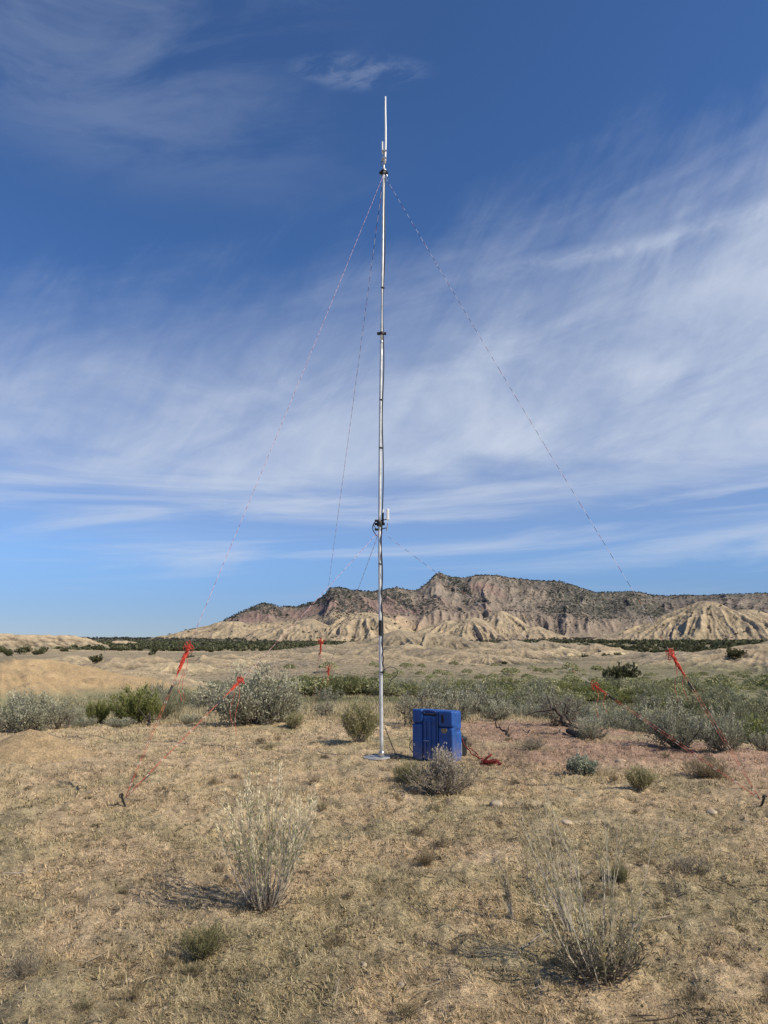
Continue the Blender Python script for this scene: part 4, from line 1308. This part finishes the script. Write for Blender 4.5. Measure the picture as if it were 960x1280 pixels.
# base plate: round disc with hub
bp = Builder().lathe([(0.0, 0.012), (0.19, 0.012), (0.195, 0.016), (0.195, 0.026), (0.19, 0.03), (0.06, 0.031), (0.05, 0.036), (0.0, 0.036)], 40)
o = bp.obj('base_plate', M_plate, mast); o.location = (-0.075, 0.03, -0.014)
o = Builder().lathe([(0.0265, 0), (0.042, 0.0), (0.042, 0.05), (0.036, 0.06), (0.0265, 0.061)], 20).obj('socket', M_steel, mast)
o.location = (0, 0, 0.032)


def pole(y0, y1, r0, r1, name='pole_section'):
    ys = np.linspace(y0, y1, 14)
    P = [axp(y) for y in ys]
    if y0 == 948: P[0][2] = 0.03
    return Builder().tube(P, np.linspace(r0, r1, 14), 16).obj(name, M_alu, mast, smooth=True)


pole(948, 662, 0.0265, 0.0255)
pole(664, 428, 0.0240, 0.0235)
pole(430, 218, 0.0215, 0.0205)
pole(219, 186, 0.0165, 0.0160, 'top_stub')
# joint rings
for y in (429, 663):
    o = Builder().lathe([(0.0215, 0), (0.028, 0), (0.029, 0.01), (0.029, 0.03), (0.028, 0.04), (0.0215, 0.04)], 18).obj('joint_ring', M_steel, mast)
    o.location = axp(y)


def clamp(y, r, name='clamp', w=0.05):
    c = axp(y)
    b = Builder().lathe([(r, -w / 2), (r + 0.014, -w / 2), (r + 0.018, -w / 4), (r + 0.018, w / 4), (r + 0.014, w / 2), (r, w / 2)], 18)
    for s in (-1, 1):
        b.box((s * (r + 0.03) - 0.022, -0.014, -0.02), (s * (r + 0.03) + 0.022, 0.014, 0.02), 0.004)
        b.tube([(s * (r + 0.035), -0.03, 0), (s * (r + 0.035), 0.03, 0)], 0.006, 8)
    o = b.obj(name, M_black, mast); o.location = c
    return o


clamp(417, 0.0215, w=0.045)
# top guy ring: dark three-lobed collar with bright dome
gr = clamp(216, 0.0215, 'guy_ring', 0.06)
b = Builder()
for k in range(3):
    a = 0.6 + k * 2.094
    ring = [(math.cos(a) * 0.058 + math.cos(q) * 0.016 * math.cos(a), math.sin(a) * 0.058 + math.cos(q) * 0.016 * math.sin(a), -0.03 + math.sin(q) * 0.016) for q in np.linspace(0, 2 * math.pi, 14)]
    b.tube(ring, 0.004, 6)
b.obj('eyelets', M_steel, gr)
o = Builder().lathe([(0.0168, 0.03), (0.05, 0.03), (0.048, 0.045), (0.034, 0.062), (0.022, 0.07), (0.0168, 0.071)], 18).obj('cap', M_steel, gr)
# whip antenna with its bracket
wa = axp(190, 0.012, -0.02)
tipp = mp(482.2, 121); basep = mp(480.3, 205, 0.012, -0.02)
P = [basep + (tipp - basep) * q + np.array([0.006 * math.sin(q * 5), 0, 0]) for q in np.linspace(0, 1, 14)]
ant = Builder().tube(P, np.concatenate([np.full(8, 0.0175), np.linspace(0.017, 0.0135, 6)]), 12).obj('whip_antenna', M_white, mast, smooth=True)
b = Builder()
for y in (190, 199):
    c = axp(y)
    b.box((c[0] - 0.035, c[1] - 0.045, c[2] - 0.012), (c[0] + 0.04, c[1] + 0.03, c[2] + 0.012), 0.004)
    b.tube([c + np.array([-0.045, -0.03, 0]), c + np.array([0.05, -0.03, 0])], 0.006, 8)
b.obj('antenna_bracket', M_steel, ant)
c = axp(186)
Builder().tube([c + np.array([-0.026, -0.012, -0.1]), c + np.array([-0.028, -0.012, 0.12])], 0.014, 10).obj('sheath', M_white, ant)
c = axp(203)
Builder().tube([c + np.array([-0.02, -0.03, 0.0]), c + np.array([-0.045, -0.03, -0.02]), c + np.array([-0.03, -0.02, -0.08])], 0.007, 8).obj('connector', M_black, ant)

# mid bracket with the small white radio and its arms
br = clamp(655, 0.0255, 'radio_bracket', 0.07)
b = Builder()
for y, ln in ((651, 0.14), (662, 0.10)):
    c = axp(y) - axp(655)
    b.tube([c + np.array([0.02, -0.02, 0]), c + np.array([ln * 0.6, -0.035, 0.012]), c + np.array([ln, -0.03, 0.02])], 0.008, 8)
    b.box((c[0] - 0.075, -0.03, c[2] - 0.015), (c[0] - 0.02, 0.02, c[2] + 0.015), 0.005)
b.obj('arm', M_black, br)
c = axp(644) - axp(655)
b = Builder()
b.box((c[0] + 0.098, -0.065, c[2] - 0.085), (c[0] + 0.142, -0.02, c[2] + 0.09), 0.014, 3)
b.obj('radio_unit', M_white, br)
b = Builder()
b.tube([c + np.array([0.05, -0.02, -0.13]), c + np.array([0.05, -0.02, 0.03])], 0.013, 10)
b.obj('sleeve', M_black, br)
Builder().tube([c + np.array([0.05, -0.02, 0.03]), c + np.array([0.052, -0.02, 0.085])], 0.012, 10).obj('stub_antenna', M_white, br)
c = axp(658) - axp(655)
th = np.linspace(0.2, 4.4, 22)
b = Builder()
b.tube([c + np.array([-0.05 - 0.055 * math.sin(t * 0.75), -0.04 - .01 * math.cos(t), 0.09 - t * 0.055]) for t in th], 0.007, 8)
b.tube([c + np.array([-0.03 - 0.06 * math.sin(t * 0.7), -0.03, 0.10 - t * 0.035]) for t in th], 0.006, 8)
b.obj('cable_loop', M_black, br)
# pale hanging lead of the radio
c = axp(656) - axp(655)
Builder().tube([c + np.array([0.118, -0.045, 0.02]), c + np.array([0.112, -0.045, -0.05]), c + np.array([0.10, -0.04, -0.10])], 0.006, 8).obj('lead', M_barkpale, br)

# coax cable down the right side of the mast, lashed, with the loose loop
pts = []
for y in np.linspace(222, 655, 70):
    off = 0.034 + 0.012 * math.sin(y * 0.045) * (1 if y < 560 else .5) + 0.010 * math.sin(y * 0.013)
    pts.append(axp(y, off, -0.012))
for y in np.linspace(660, 842, 46):
    off = 0.03 + 0.008 * math.sin(y * 0.09) + (0.02 * abs(math.sin(y * 0.25)) if y > 810 else 0)
    pts.append(axp(y, off, -0.02 - 0.01 * math.sin(y * .3)))
Builder().tube(pts, 0.0085, 8).obj('coax_cable', M_black, mast, smooth=True)
# loop on the right near eye height and the run down to the case
p0 = pts[-1]
loop = [p0]
for a in np.linspace(math.pi * 0.98, -0.25, 16):
    loop.append(p0 + np.array([0.11 + 0.10 * math.cos(a), -0.02, 0.02 + 0.075 * math.sin(a)]))
for q in np.linspace(0, 1, 8)[1:]:
    loop.append(loop[16] * (1 - q) + (p0 + np.array([0.05 + .03 * math.sin(q * 9), 0.02, -0.17])) * q)
Builder().tube(loop, 0.005, 7).obj('cable_slack', M_black, mast, smooth=True)
for y in (705, 785, 840, 500, 560, 360):
    c = axp(y, 0.008, -0.004)
    hgt = 0.11 if y == 785 else 0.008
    o = Builder().lathe([(0.02, -hgt), (0.030 + .004 * (y == 785), -hgt), (0.031 + .004 * (y == 785), 0), (0.030 + .004 * (y == 785), hgt), (0.02, hgt)], 14).obj('tape_wrap' if y == 785 else 'cable_tie', M_black, mast)
    o.location = c

# thin lead from the mast foot to the case
lead = [np.array([PB[0] + 0.05, PB[1] - 0.02, PB[2] + 0.42])]
for q in np.linspace(0, 1, 26)[1:]:
    x = PB[0] + 0.05 + 0.40 * q; y = PB[1] - 0.02 + 0.12 * math.sin(q * 5)
    z = h1(x, y) + 0.015 + max(0, 0.40 * (1 - 2.6 * q)) + 0.03 * abs(math.sin(q * 17)) * (q > 0.3)
    lead.append(np.array([x, y, z]))
b = Builder().tube(lead, 0.006, 6)
tag(b.obj('power_lead', M_black), 'thin black lead drooping from the mast foot to the blue case', 'cable')

# ------------------------------------------------------------------ guy ropes, hanks, stakes
def mat_rope(name, a, bcol, c, period=0.14):
    m, g, b, out = new_mat(name)
    at = g.n('ShaderNodeAttribute', attribute_name='along')
    f = g.math('FRACT', g.math('DIVIDE', at.outputs['Fac'], period))
    col = g.mix(g.math('GREATER_THAN', f, 0.42), a, bcol)
    f2 = g.math('FRACT', g.math('DIVIDE', at.outputs['Fac'], period * 2.37))
    col = g.mix(g.math('GREATER_THAN', f2, 0.86), col, c)
    g.l(col, b.inputs['Base Color']); b.inputs['Roughness'].default_value = 0.8
    b.inputs['Specular IOR Level'].default_value = 0.2
    return m


RED = (0.62, 0.045, 0.028)
M_ropeL = mat_rope('red_white_rope', (0.52, 0.20, 0.20), (0.66, 0.50, 0.52), (0.25, 0.05, 0.06), 0.11)
M_ropeD = mat_rope('red_black_rope', (0.028, 0.010, 0.012), (0.66, 0.60, 0.64), (0.4, 0.03, 0.02), 0.19)
M_ropeR = mat_rope('red_dark_rope', (0.34, 0.06, 0.045), (0.62, 0.13, 0.09), (0.75, 0.62, 0.54), 0.09)
M_hank = mat_plain('red_cord', (0.55, 0.07, 0.045), 0.75, var=0.45, scale=40, spec=0.2)
M_darkred = mat_plain('dark_red_cord', (0.17, 0.024, 0.02), 0.8, var=0.3, scale=40, spec=0.2)
M_stake = mat_plain('dark_steel', (0.04, 0.036, 0.033), 0.6, metal=0.4, var=0.3, scale=20)
top_p = PB + axp(218); mid_p = PB + axp(663)


def row_param(P0, P1, row):
    """fraction along P0->P1 that lies at an image row (layout only)"""
    best = 0; bd = 1e9
    for q in np.linspace(0, 1, 600):
        p = P0 + (P1 - P0) * q
        v = p - np.array([0, 0, CAM_Z])
        zc = v[1] * CP + v[2] * SP; yc = -v[1] * SP + v[2] * CP
        y = 640 - FPX * yc / zc
        if abs(y - row) < bd: bd = abs(y - row); best = q
    return best


def guy(P0, stake, hank_row, label, mat, seed, hank_len=0.30, along=True, sag=0.05, tail=0.5, mat_low=None, fluff=1.0, ks=1.0):
    r = np.random.default_rng(seed)
    P1 = stake + np.array([0, 0, 0.10])
    t = thing('guy_rope', P1, 0, label, 'guy rope')
    qh = row_param(P0, P1, hank_row)

    def pt(q):
        return P0 + (P1 - P0) * q - np.array([0, 0, sag * math.sin(math.pi * q)]) - P1
    qs = np.linspace(0, qh, 30)
    Builder().tube([pt(q) for q in qs], 0.0034 if not along else 0.0023, 6).obj('upper_line', mat, t, along=True, smooth=True)
    ln = np.linalg.norm(P1 - P0)
    ht = hank_len / ln
    dirn = norm(P1 - P0)
    # lower run is doubled: out to the stake and back to the hank
    for k, off in enumerate((-0.012, 0.014)):
        Builder().tube([pt(q) + np.array([off, 0, off * .5]) * math.sin(math.pi * min(1, (1 - q) / max(1e-3, 1 - qh)) * 0.9 + .1) for q in np.linspace(qh, 1, 16)], 0.0019, 6).obj('lower_line', mat_low or mat, t, along=True, smooth=True)
    # hank of spare rope
    b = Builder()
    c0 = pt(qh)
    for k in range(int(9 * fluff)):
        L = hank_len * r.uniform(0.6, 1.0); w = r.uniform(0.004, 0.018)
        a = r.uniform(0, 6.28); side = np.array([math.cos(a), math.sin(a), 0])
        down = dirn if along else np.array([0, 0, -1.0])
        loopp = [c0 + down * L * 0.5 * (1 - math.cos(u)) + side * w * math.sin(u) + r.normal(scale=0.006, size=3) for u in np.linspace(0, 2 * math.pi, 18)]
        b.tube(loopp, 0.0030, 5)
    for k in range(int(8 * fluff)):   # the untidy knot on top
        a = r.uniform(0, 6.28); R0 = r.uniform(0.018, 0.042) * ks; n1 = norm(r.normal(size=3)); n2 = norm(np.cross(n1, r.normal(size=3)))
        cc = c0 + r.normal(scale=0.018 * ks, size=3)
        b.tube([cc + R0 * (math.cos(u) * n1 + math.sin(u) * n2) + r.normal(scale=.004, size=3) for u in np.linspace(a, a + 5.4, 14)], 0.0030, 5)
    b.obj('hank', M_hank, t, smooth=True)
    # runner (dark slide) just below
    q2 = qh + ht * 1.25
    b = Builder()
    b.tube([pt(q2), pt(q2 + 0.09 / ln)], 0.013, 8)
    b.obj('tensioner', M_stake, t)
    # loose tails
    for k in range(2):
        s0 = c0 + dirn * hank_len * (0.2 + 0.5 * k)
        P = [s0 + np.array([0.02 * math.sin(u * 7 + k) + 0.02 * k, 0.01 * math.cos(u * 5), -tail * u * (1 if k == 0 else 0.7)]) for u in np.linspace(0, 1, 10)]
        Builder().tube(P, 0.0026, 5).obj('tail', mat_low or mat, t, along=True, smooth=True)
    return t


stL = ground_at(156, 1010); stR = ground_at(951, 1012); stB = ground_at(389, 894)
guy(top_p, stL, 806, 'long red guy rope from the mast top to the left stake, with tall hank', M_ropeL, 1, hank_len=0.36, mat_low=M_ropeR, tail=0.5, fluff=1.6)
guy(mid_p, stL, 845, 'shorter red guy rope from the mast middle to the left stake', M_ropeL, 2, hank_len=0.26, mat_low=M_ropeR, tail=0.62, fluff=1.2)
guy(top_p, stR, 816, 'long dotted guy rope from the mast top towards the right stake', M_ropeD, 3, hank_len=0.26, mat_low=M_ropeR, tail=0.45, fluff=1.5)
guy(mid_p, stR, 852, 'shorter dotted guy rope from the mast middle towards the right stake', M_ropeD, 4, hank_len=0.16, mat_low=M_ropeR, tail=0.35, fluff=.6)
guy(top_p, stB, 800, 'long dark dashed guy rope from the mast top to the ground behind', M_ropeD, 5, hank_len=0.36, along=False, mat_low=M_ropeR, tail=0.45, fluff=2.2, ks=2.0)
guy(mid_p, stB, 832, 'shorter dark dashed guy rope from the mast middle to the ground behind', M_ropeD, 6, hank_len=0.22, along=False, mat_low=M_ropeR, tail=0.4, fluff=1, ks=1.5)
for s, lab in ((stL, 'dark steel ground stake leaning in the grass at the left'), (stR, 'dark ground stake in the grass at the right edge'), (stB, 'small dark ground stake behind the mast, left of the rabbitbrush')):
    t = thing('ground_stake', s, 0, lab, 'stake')
    d = norm(s - PB) * np.array([1, 1, 0])
    Builder().tube([-d * 0.04 + np.array([0, 0, -0.06]), d * 0.02 + np.array([0, 0, 0.06]), d * 0.045 + np.array([0, 0, 0.13])], [0.008, 0.011, 0.011], 8).obj('shaft', M_stake, t)
    hk = [d * 0.045 + np.array([0, 0, 0.12]) + np.array([0.02 * math.cos(u), 0, 0.02 * math.sin(u)]) for u in np.linspace(0, 5.0, 12)]
    Builder().tube(hk, 0.006, 6).obj('hook', M_stake, t)

# ------------------------------------------------------------------ blue case
M_blue = mat_plain('blue_plastic', (0.016, 0.075, 0.28), 0.5, var=0.2, scale=9, bump=0.05, dust=0.10, spec=0.4, low=0.55)
M_blued = mat_plain('blue_handle', (0.012, 0.04, 0.2), 0.5, var=0.15, scale=9)
M_latch = mat_plain('worn_latch', (0.22, 0.17, 0.09), 0.6, var=0.3, scale=30)
M_dark = mat_plain('latch_and_gap_shade', (0.012, 0.014, 0.02), 0.8, var=0.2, scale=10)
pl = ground_at(516, 953); prr = ground_at(563, 953)
dep = pl[1] * CP + (pl[2] - CAM_Z) * SP
PHI = math.radians(31)
W_, D_, H_ = 47 / FPX * dep / math.cos(PHI) * 1.05, 0.31, 0.685
case = thing('storage_case', (pl[0], pl[1] + 0.20, pl[2] + 0.005), 0, 'upright blue moulded plastic case with grooved front and carry handle', 'case')
case.rotation_euler = (0, 0, -PHI)
b = Builder()
w = W_
x1, x2, x3 = w * 0.25, w * 0.60, w * 0.655
b.box((0.012, 0.045, 0.0), (w - 0.012, D_ - 0.02, H_ - 0.075), 0.015)                        # core
b.box((0, 0, 0.0), (x1, 0.10, 0.49), 0.026, 4); b.box((0, 0.002, 0.502), (x1, 0.10, H_), 0.03, 4)    # left column
b.box((x3, -0.004, 0.0), (w, 0.11, 0.455), 0.028, 4); b.box((x3, -0.002, 0.466), (w, 0.11, H_ - 0.004), 0.032, 4)   # right column
b.box((0.002, 0.106, 0.003), (w - 0.004, D_, 0.40), 0.04, 4); b.box((0.004, 0.108, 0.412), (w - 0.002, D_ - 0.003, H_ - 0.012), 0.045, 4)    # rear shell
b.box((x1 + 0.006, 0.022, 0.01), (x2, 0.09, H_ - 0.085), 0.012)                               # centre panel
for k in range(3):
    xx = x1 + 0.03 + k * (x2 - x1 - 0.04) / 2.4
    b.box((xx, 0.004, 0.05), (xx + 0.03, 0.05, H_ - 0.11), 0.009, 3)                            # ribs
b.box((x2 + 0.006, 0.006, 0.0), (x2 + 0.026, 0.1, H_ - 0.01), 0.006)                          # centre ridge
b.obj('shell', M_blue, case, smooth=False)
b = Builder(); b.box((x1 + 0.002, 0.03, H_ - 0.082), (x2 + 0.004, 0.104, H_ - 0.055), 0.004); b.obj('handle_gap_shade', M_dark, case)  # near-black block, paints the shade in the gap under the handle
b = Builder()
b.tube([(x1 + 0.005, 0.02, H_ - 0.05), (x1 + 0.02, 0.008, H_ - 0.02), ((x1 + x2) / 2, 0.006, H_ - 0.013), (x2 - 0.012, 0.008, H_ - 0.02), (x2 + 0.006, 0.02, H_ - 0.05)], 0.014, 10)
b.obj('handle', M_blued, case, smooth=True)
b = Builder(); b.box((x3 + 0.05, -0.014, 0.405), (x3 + 0.135, 0.01, 0.447), 0.005); b.box((x3 + 0.07, -0.02, 0.385), (x3 + 0.115, 0.006, 0.425), 0.004); b.obj('latch', M_latch, case)
b = Builder(); b.box((x3 + 0.05, -0.012, 0.52), (x3 + 0.085, 0.01, 0.63), 0.004); b.obj('latch', M_dark, case)
b = Builder(); b.box((0.02, -0.006, 0.19), (0.05, 0.004, 0.225), 0.003); b.box((x1 + 0.02, 0.004, 0.262), (x1 + 0.10, 0.016, 0.270), 0.002); b.obj('strap_stub', mat_plain('pale_scuff', (0.4, 0.42, 0.46), 0.7), case)
b = Builder()
b.tube([(0.02 - 0.05 * math.sin(u) , -0.02, 0.27 - 0.17 * u / 3.14) for u in np.linspace(0, 3.14, 14)], 0.006, 7)
b.obj('cable_loop', M_black, case)

# battery box behind the case
pbx = at_depth(575, 951, pl[1] + 0.36); gz = h1(pbx[0], pbx[1])
bat = thing('battery_box', (pbx[0] - 0.10, pbx[1], gz), 0.2, 'small black battery box with pale panel right behind the blue case', 'battery box')
b = Builder(); b.box((0, 0, 0), (0.21, 0.18, 0.225), 0.01); b.obj('body', M_black, bat)
b = Builder(); b.box((-0.008, -0.008, 0.228), (0.218, 0.188, 0.275), 0.012); b.obj('lid', mat_plain('charcoal_plastic', (0.03, 0.03, 0.033), 0.5), bat)
b = Builder(); b.box((0.085, -0.006, 0.04), (0.135, 0.0, 0.2), 0.002); b.obj('panel', mat_plain('pale_panel', (0.42, 0.44, 0.46), 0.5), bat)
b = Builder(); b.box((0.211, 0.02, 0.02), (0.222, 0.16, 0.2), 0.003); b.obj('side_panel', mat_plain('drab_panel', (0.17, 0.145, 0.10), 0.7), bat)
b = Builder(); b.tube([(0.03, 0.09, 0.27), (0.04, 0.09, 0.31), (0.17, 0.09, 0.31), (0.18, 0.09, 0.27)], 0.008, 8); b.obj('carry_handle', M_black, bat)

# dark red cord from the case to a heap on the grass
r = np.random.default_rng(64)
c_end = ground_at(612, 957)
s0 = at_depth(575, 921, pl[1] + 0.2)
pts = []
for q in np.linspace(0, 1, 20):
    p = s0 * (1 - q) + up(ground_at(604, 951), 0.03) * q
    p = p + np.array([0.012 * math.sin(q * 21), 0.02 * math.sin(q * 13), -0.08 * math.sin(math.pi * q)])
    p[2] = max(p[2], h1(p[0], p[1]) + 0.01)
    pts.append(p)
cord = thing('red_cord', c_end, 0, 'dark red cord running from the blue case to a tangle on the grass', 'cord')
Builder().tube(np.array(pts) - c_end, 0.008, 6).obj('run', M_darkred, cord, smooth=True)
pts2 = [p + np.array([0.02, 0.03, 0.05 * math.sin(i * .4)]) for i, p in enumerate(pts[6:])]
Builder().tube(np.array(pts2) - c_end, 0.007, 6).obj('run', M_darkred, cord, smooth=True)
b = Builder()
for k in range(16):
    cc = np.array([r.uniform(-0.09, 0.10), r.uniform(-0.06, 0.06), r.uniform(0.015, 0.05)])
    n1 = norm(r.normal(size=3) * np.array([1, 1, 0.25])); n2 = norm(np.cross(n1, r.normal(size=3) * np.array([.4, .4, 1])))
    R0 = r.uniform(0.035, 0.085)
    b.tube([cc + R0 * (math.cos(u) * n1 * 1.3 + 0.6 * math.sin(u) * n2) for u in np.linspace(0, 5.6, 14)], 0.006, 5)
b.tube([(-0.09, 0, 0.05), (-0.02, 0.01, 0.10), (0.03, 0.0, 0.14)], 0.014, 6)
b.obj('tangle', M_darkred, cord, smooth=True)

# ------------------------------------------------------------------ light, sky, camera
SUN_AZ = math.atan2(0.89, -0.43); SUN_EL = math.radians(41)
sd = Vector((math.sin(SUN_AZ) * math.cos(SUN_EL), math.cos(SUN_AZ) * math.cos(SUN_EL), math.sin(SUN_EL)))
ld = bpy.data.lights.new('sun', 'SUN'); ld.energy = 4.8; ld.angle = math.radians(0.5); ld.color = (1.0, 0.91, 0.76)
lo = bpy.data.objects.new('sun', ld); link(lo)
lo.rotation_euler = (-sd).to_track_quat('-Z', 'Y').to_euler(); lo.location = (30, -20, 40)

world = bpy.data.worlds.new('World'); scene.world = world; world.use_nodes = True
wt = world.node_tree
for nd in list(wt.nodes): wt.nodes.remove(nd)
g = NT(wt)
out = g.n('ShaderNodeOutputWorld'); bg = g.n('ShaderNodeBackground')
g.l(bg.outputs[0], out.inputs[0])
sky = g.n('ShaderNodeTexSky'); sky.sky_type = 'NISHITA'; sky.sun_disc = False
sky.sun_elevation = SUN_EL; sky.sun_rotation = SUN_AZ; sky.altitude = 1600; sky.air_density = 1.0; sky.dust_density = 0.4; sky.ozone_density = 3.0
tc = g.n('ShaderNodeTexCoord')
sx = g.n('ShaderNodeSeparateXYZ'); g.l(tc.outputs['Generated'], sx.inputs[0])
x, y, z = sx.outputs
hz = g.math('SQRT', g.math('ADD', g.math('MULTIPLY', x, x), g.math('MULTIPLY', y, y)))
hz = g.math('MAXIMUM', hz, 0.02)
q = g.math('DIVIDE', z, hz)                                   # tan of elevation
yy = g.math('MAXIMUM', g.math('ABSOLUTE', y), 0.05)
p = g.math('DIVIDE', x, yy)                                   # tan of azimuth
zz = g.math('ADD', g.math('MAXIMUM', z, 0.0), 0.10)
cu = g.math('DIVIDE', x, zz); cv = g.math('DIVIDE', y, zz)    # cloud layer plane


def vec(a, b, c=0.0):
    nd = g.n('ShaderNodeCombineXYZ')
    g.setin(nd.inputs[0], a); g.setin(nd.inputs[1], b); g.setin(nd.inputs[2], c)
    return nd.outputs[0]


def rot(a, ang, su, sv):
    ca, sa = math.cos(ang), math.sin(ang)
    u = g.math('ADD', g.math('MULTIPLY', cu, ca * su), g.math('MULTIPLY', cv, sa * su))
    v = g.math('ADD', g.math('MULTIPLY', cu, -sa * sv), g.math('MULTIPLY', cv, ca * sv))
    return vec(u, v, a)


n_big = g.noise(rot(1.3, 0.25, 0.8, 1.2), 1.0, 6, 0.55, 0.4)
n_fib = g.noise(vec(g.math('ADD', g.math('MULTIPLY', p, 2.2), g.math('MULTIPLY', q, 3.4)), g.math('ADD', g.math('MULTIPLY', p, 14.0), g.math('MULTIPLY', q, -9.0)), 5.1), 1.0, 7, 0.60, 0.7)           # fibres of the torn edge
n_mot = g.noise(vec(g.math('MULTIPLY', p, 4.2), g.math('ADD', g.math('MULTIPLY', q, 9.5), g.math('MULTIPLY', p, -2.6)), 9.4), 1.0, 8, 0.60, 0.5)           # mottling inside the sheet
n_fine = g.noise(vec(g.math('MULTIPLY', p, 15.0), g.math('ADD', g.math('MULTIPLY', q, 27.0), g.math('MULTIPLY', p, -7.0)), 2.2), 1.0, 7, 0.65, 0.5)
top_edge = g.math('ADD', g.math('MULTIPLY', p, 0.26), 0.57)
dtop = g.math('SUBTRACT', top_edge, q)
dtop = g.math('ADD', dtop, g.math('ADD', g.math('MULTIPLY', g.math('SUBTRACT', n_fib, 0.5), 0.24), g.math('MULTIPLY', g.math('SUBTRACT', n_mot, 0.5), 0.30)))
bot = g.math('ADD', q, g.math('MULTIPLY', g.math('SUBTRACT', n_big, .5), 0.16))
band = g.math('MULTIPLY', g.smooth(dtop, -0.12, 0.46), g.smooth(bot, 0.185, 0.275))
tex = g.math('ADD', g.math('MULTIPLY', n_mot, 0.42), g.math('ADD', g.math('MULTIPLY', n_big, 0.50), g.math('MULTIPLY', n_fine, 0.13)))
c1 = g.math('MULTIPLY', band, g.smooth(tex, 0.38, 0.64, 0.5, 1.0))
# streaks low over the horizon
n_st = g.noise(vec(g.math('MULTIPLY', p, 2.0), g.math('ADD', g.math('MULTIPLY', q, 24.0), g.math('MULTIPLY', p, -1.2)), 3.3), 1.0, 6, 0.55, 0.6)
low = g.math('MULTIPLY', g.smooth(q, 0.04, 0.12), g.smooth(q, 0.27, 0.17))
c2 = g.math('MULTIPLY', low, g.smooth(n_st, 0.42, 0.68))
# thin veils high on the left, a faint puff high in the middle
upm = g.math('MULTIPLY', g.smooth(q, 0.60, 0.78), g.smooth(p, 0.10, -0.40))
c3 = g.math('MULTIPLY', upm, g.smooth(g.math('ADD', g.math('MULTIPLY', n_mot, .55), g.math('MULTIPLY', n_big, .5)), 0.44, 0.68))
a0, q0 = azel(450, 90)


def sq(a):
    return g.math('MULTIPLY', a, a)


puff = g.math('SUBTRACT', 1.0, g.math('ADD', sq(g.math('DIVIDE', g.math('SUBTRACT', p, math.tan(a0)), 0.11)), sq(g.math('DIVIDE', g.math('SUBTRACT', q, q0), 0.035))))
c4 = g.math('MULTIPLY', g.smooth(puff, -0.6, 1.2), g.smooth(n_fine, 0.40, 0.66))
# one long thin streak climbing to the right
(sa_, sq_), (ea_, eq_) = azel(620, 342), azel(960, 262)
ta, te = math.tan(sa_), math.tan(ea_)
ln = g.math('ADD', g.math('MULTIPLY', g.math('SUBTRACT', p, ta), (eq_ - sq_) / (te - ta)), sq_)
ln = g.math('ABSOLUTE', g.math('ADD', g.math('SUBTRACT', q, ln), g.math('MULTIPLY', g.math('SUBTRACT', n_mot, .5), 0.05)))
c5 = g.math('MULTIPLY', g.math('MULTIPLY', g.smooth(ln, 0.026, 0.0), g.smooth(p, ta - 0.12, ta + 0.1)), g.smooth(n_fine, 0.3, 0.65, 0.3, 1.0))
alpha = g.math('ADD', g.math('MULTIPLY', c1, 0.86), g.math('ADD', g.math('MULTIPLY', c2, 0.55), g.math('MULTIPLY', c3, 0.17)), clamp=True)
alpha = g.math('ADD', alpha, g.math('ADD', g.math('MULTIPLY', c4, 0.18), g.math('MULTIPLY', c5, 0.28)))
c6 = g.math('MULTIPLY', g.smooth(q, 0.06, 0.20), g.smooth(g.math('SUBTRACT', q, g.math('MULTIPLY', p, 0.2)), 0.62, 0.40))
alpha = g.math('ADD', g.math('MULTIPLY', alpha, 0.92), g.math('MULTIPLY', c6, 0.17))
alpha = g.math('MINIMUM', alpha, 0.92)
tint = g.mix(g.smooth(q, 0.02, 0.14), (0.50, 0.61, 0.90), (0.74, 0.93, 1.22))
tint = g.mix(g.smooth(q, 0.22, 0.60), tint, (0.72, 1.02, 1.37))
clear = g.mix(1.0, sky.outputs[0], tint, 'MULTIPLY')
STR = 0.10
cloud = g.mix(1.0, (5.9, 6.6, 7.9), (1, 1, 1), 'MULTIPLY')
col = g.mix(alpha, clear, cloud)
g.l(col, bg.inputs['Color']); bg.inputs['Strength'].default_value = STR

cam = bpy.data.cameras.new('camera'); co = bpy.data.objects.new('camera', cam); link(co)
co.location = (0, 0, CAM_Z); co.rotation_euler = (math.pi / 2 + PITCH, 0, 0)
cam.sensor_fit = 'VERTICAL'; cam.sensor_height = 24; cam.sensor_width = 18; cam.lens = 24 * FPX / 1280
cam.clip_start = 0.05; cam.clip_end = 20000
scene.camera = co
scene.view_settings.view_transform = 'Standard'; scene.view_settings.look = 'None'; scene.view_settings.exposure = 0; scene.view_settings.gamma = 1
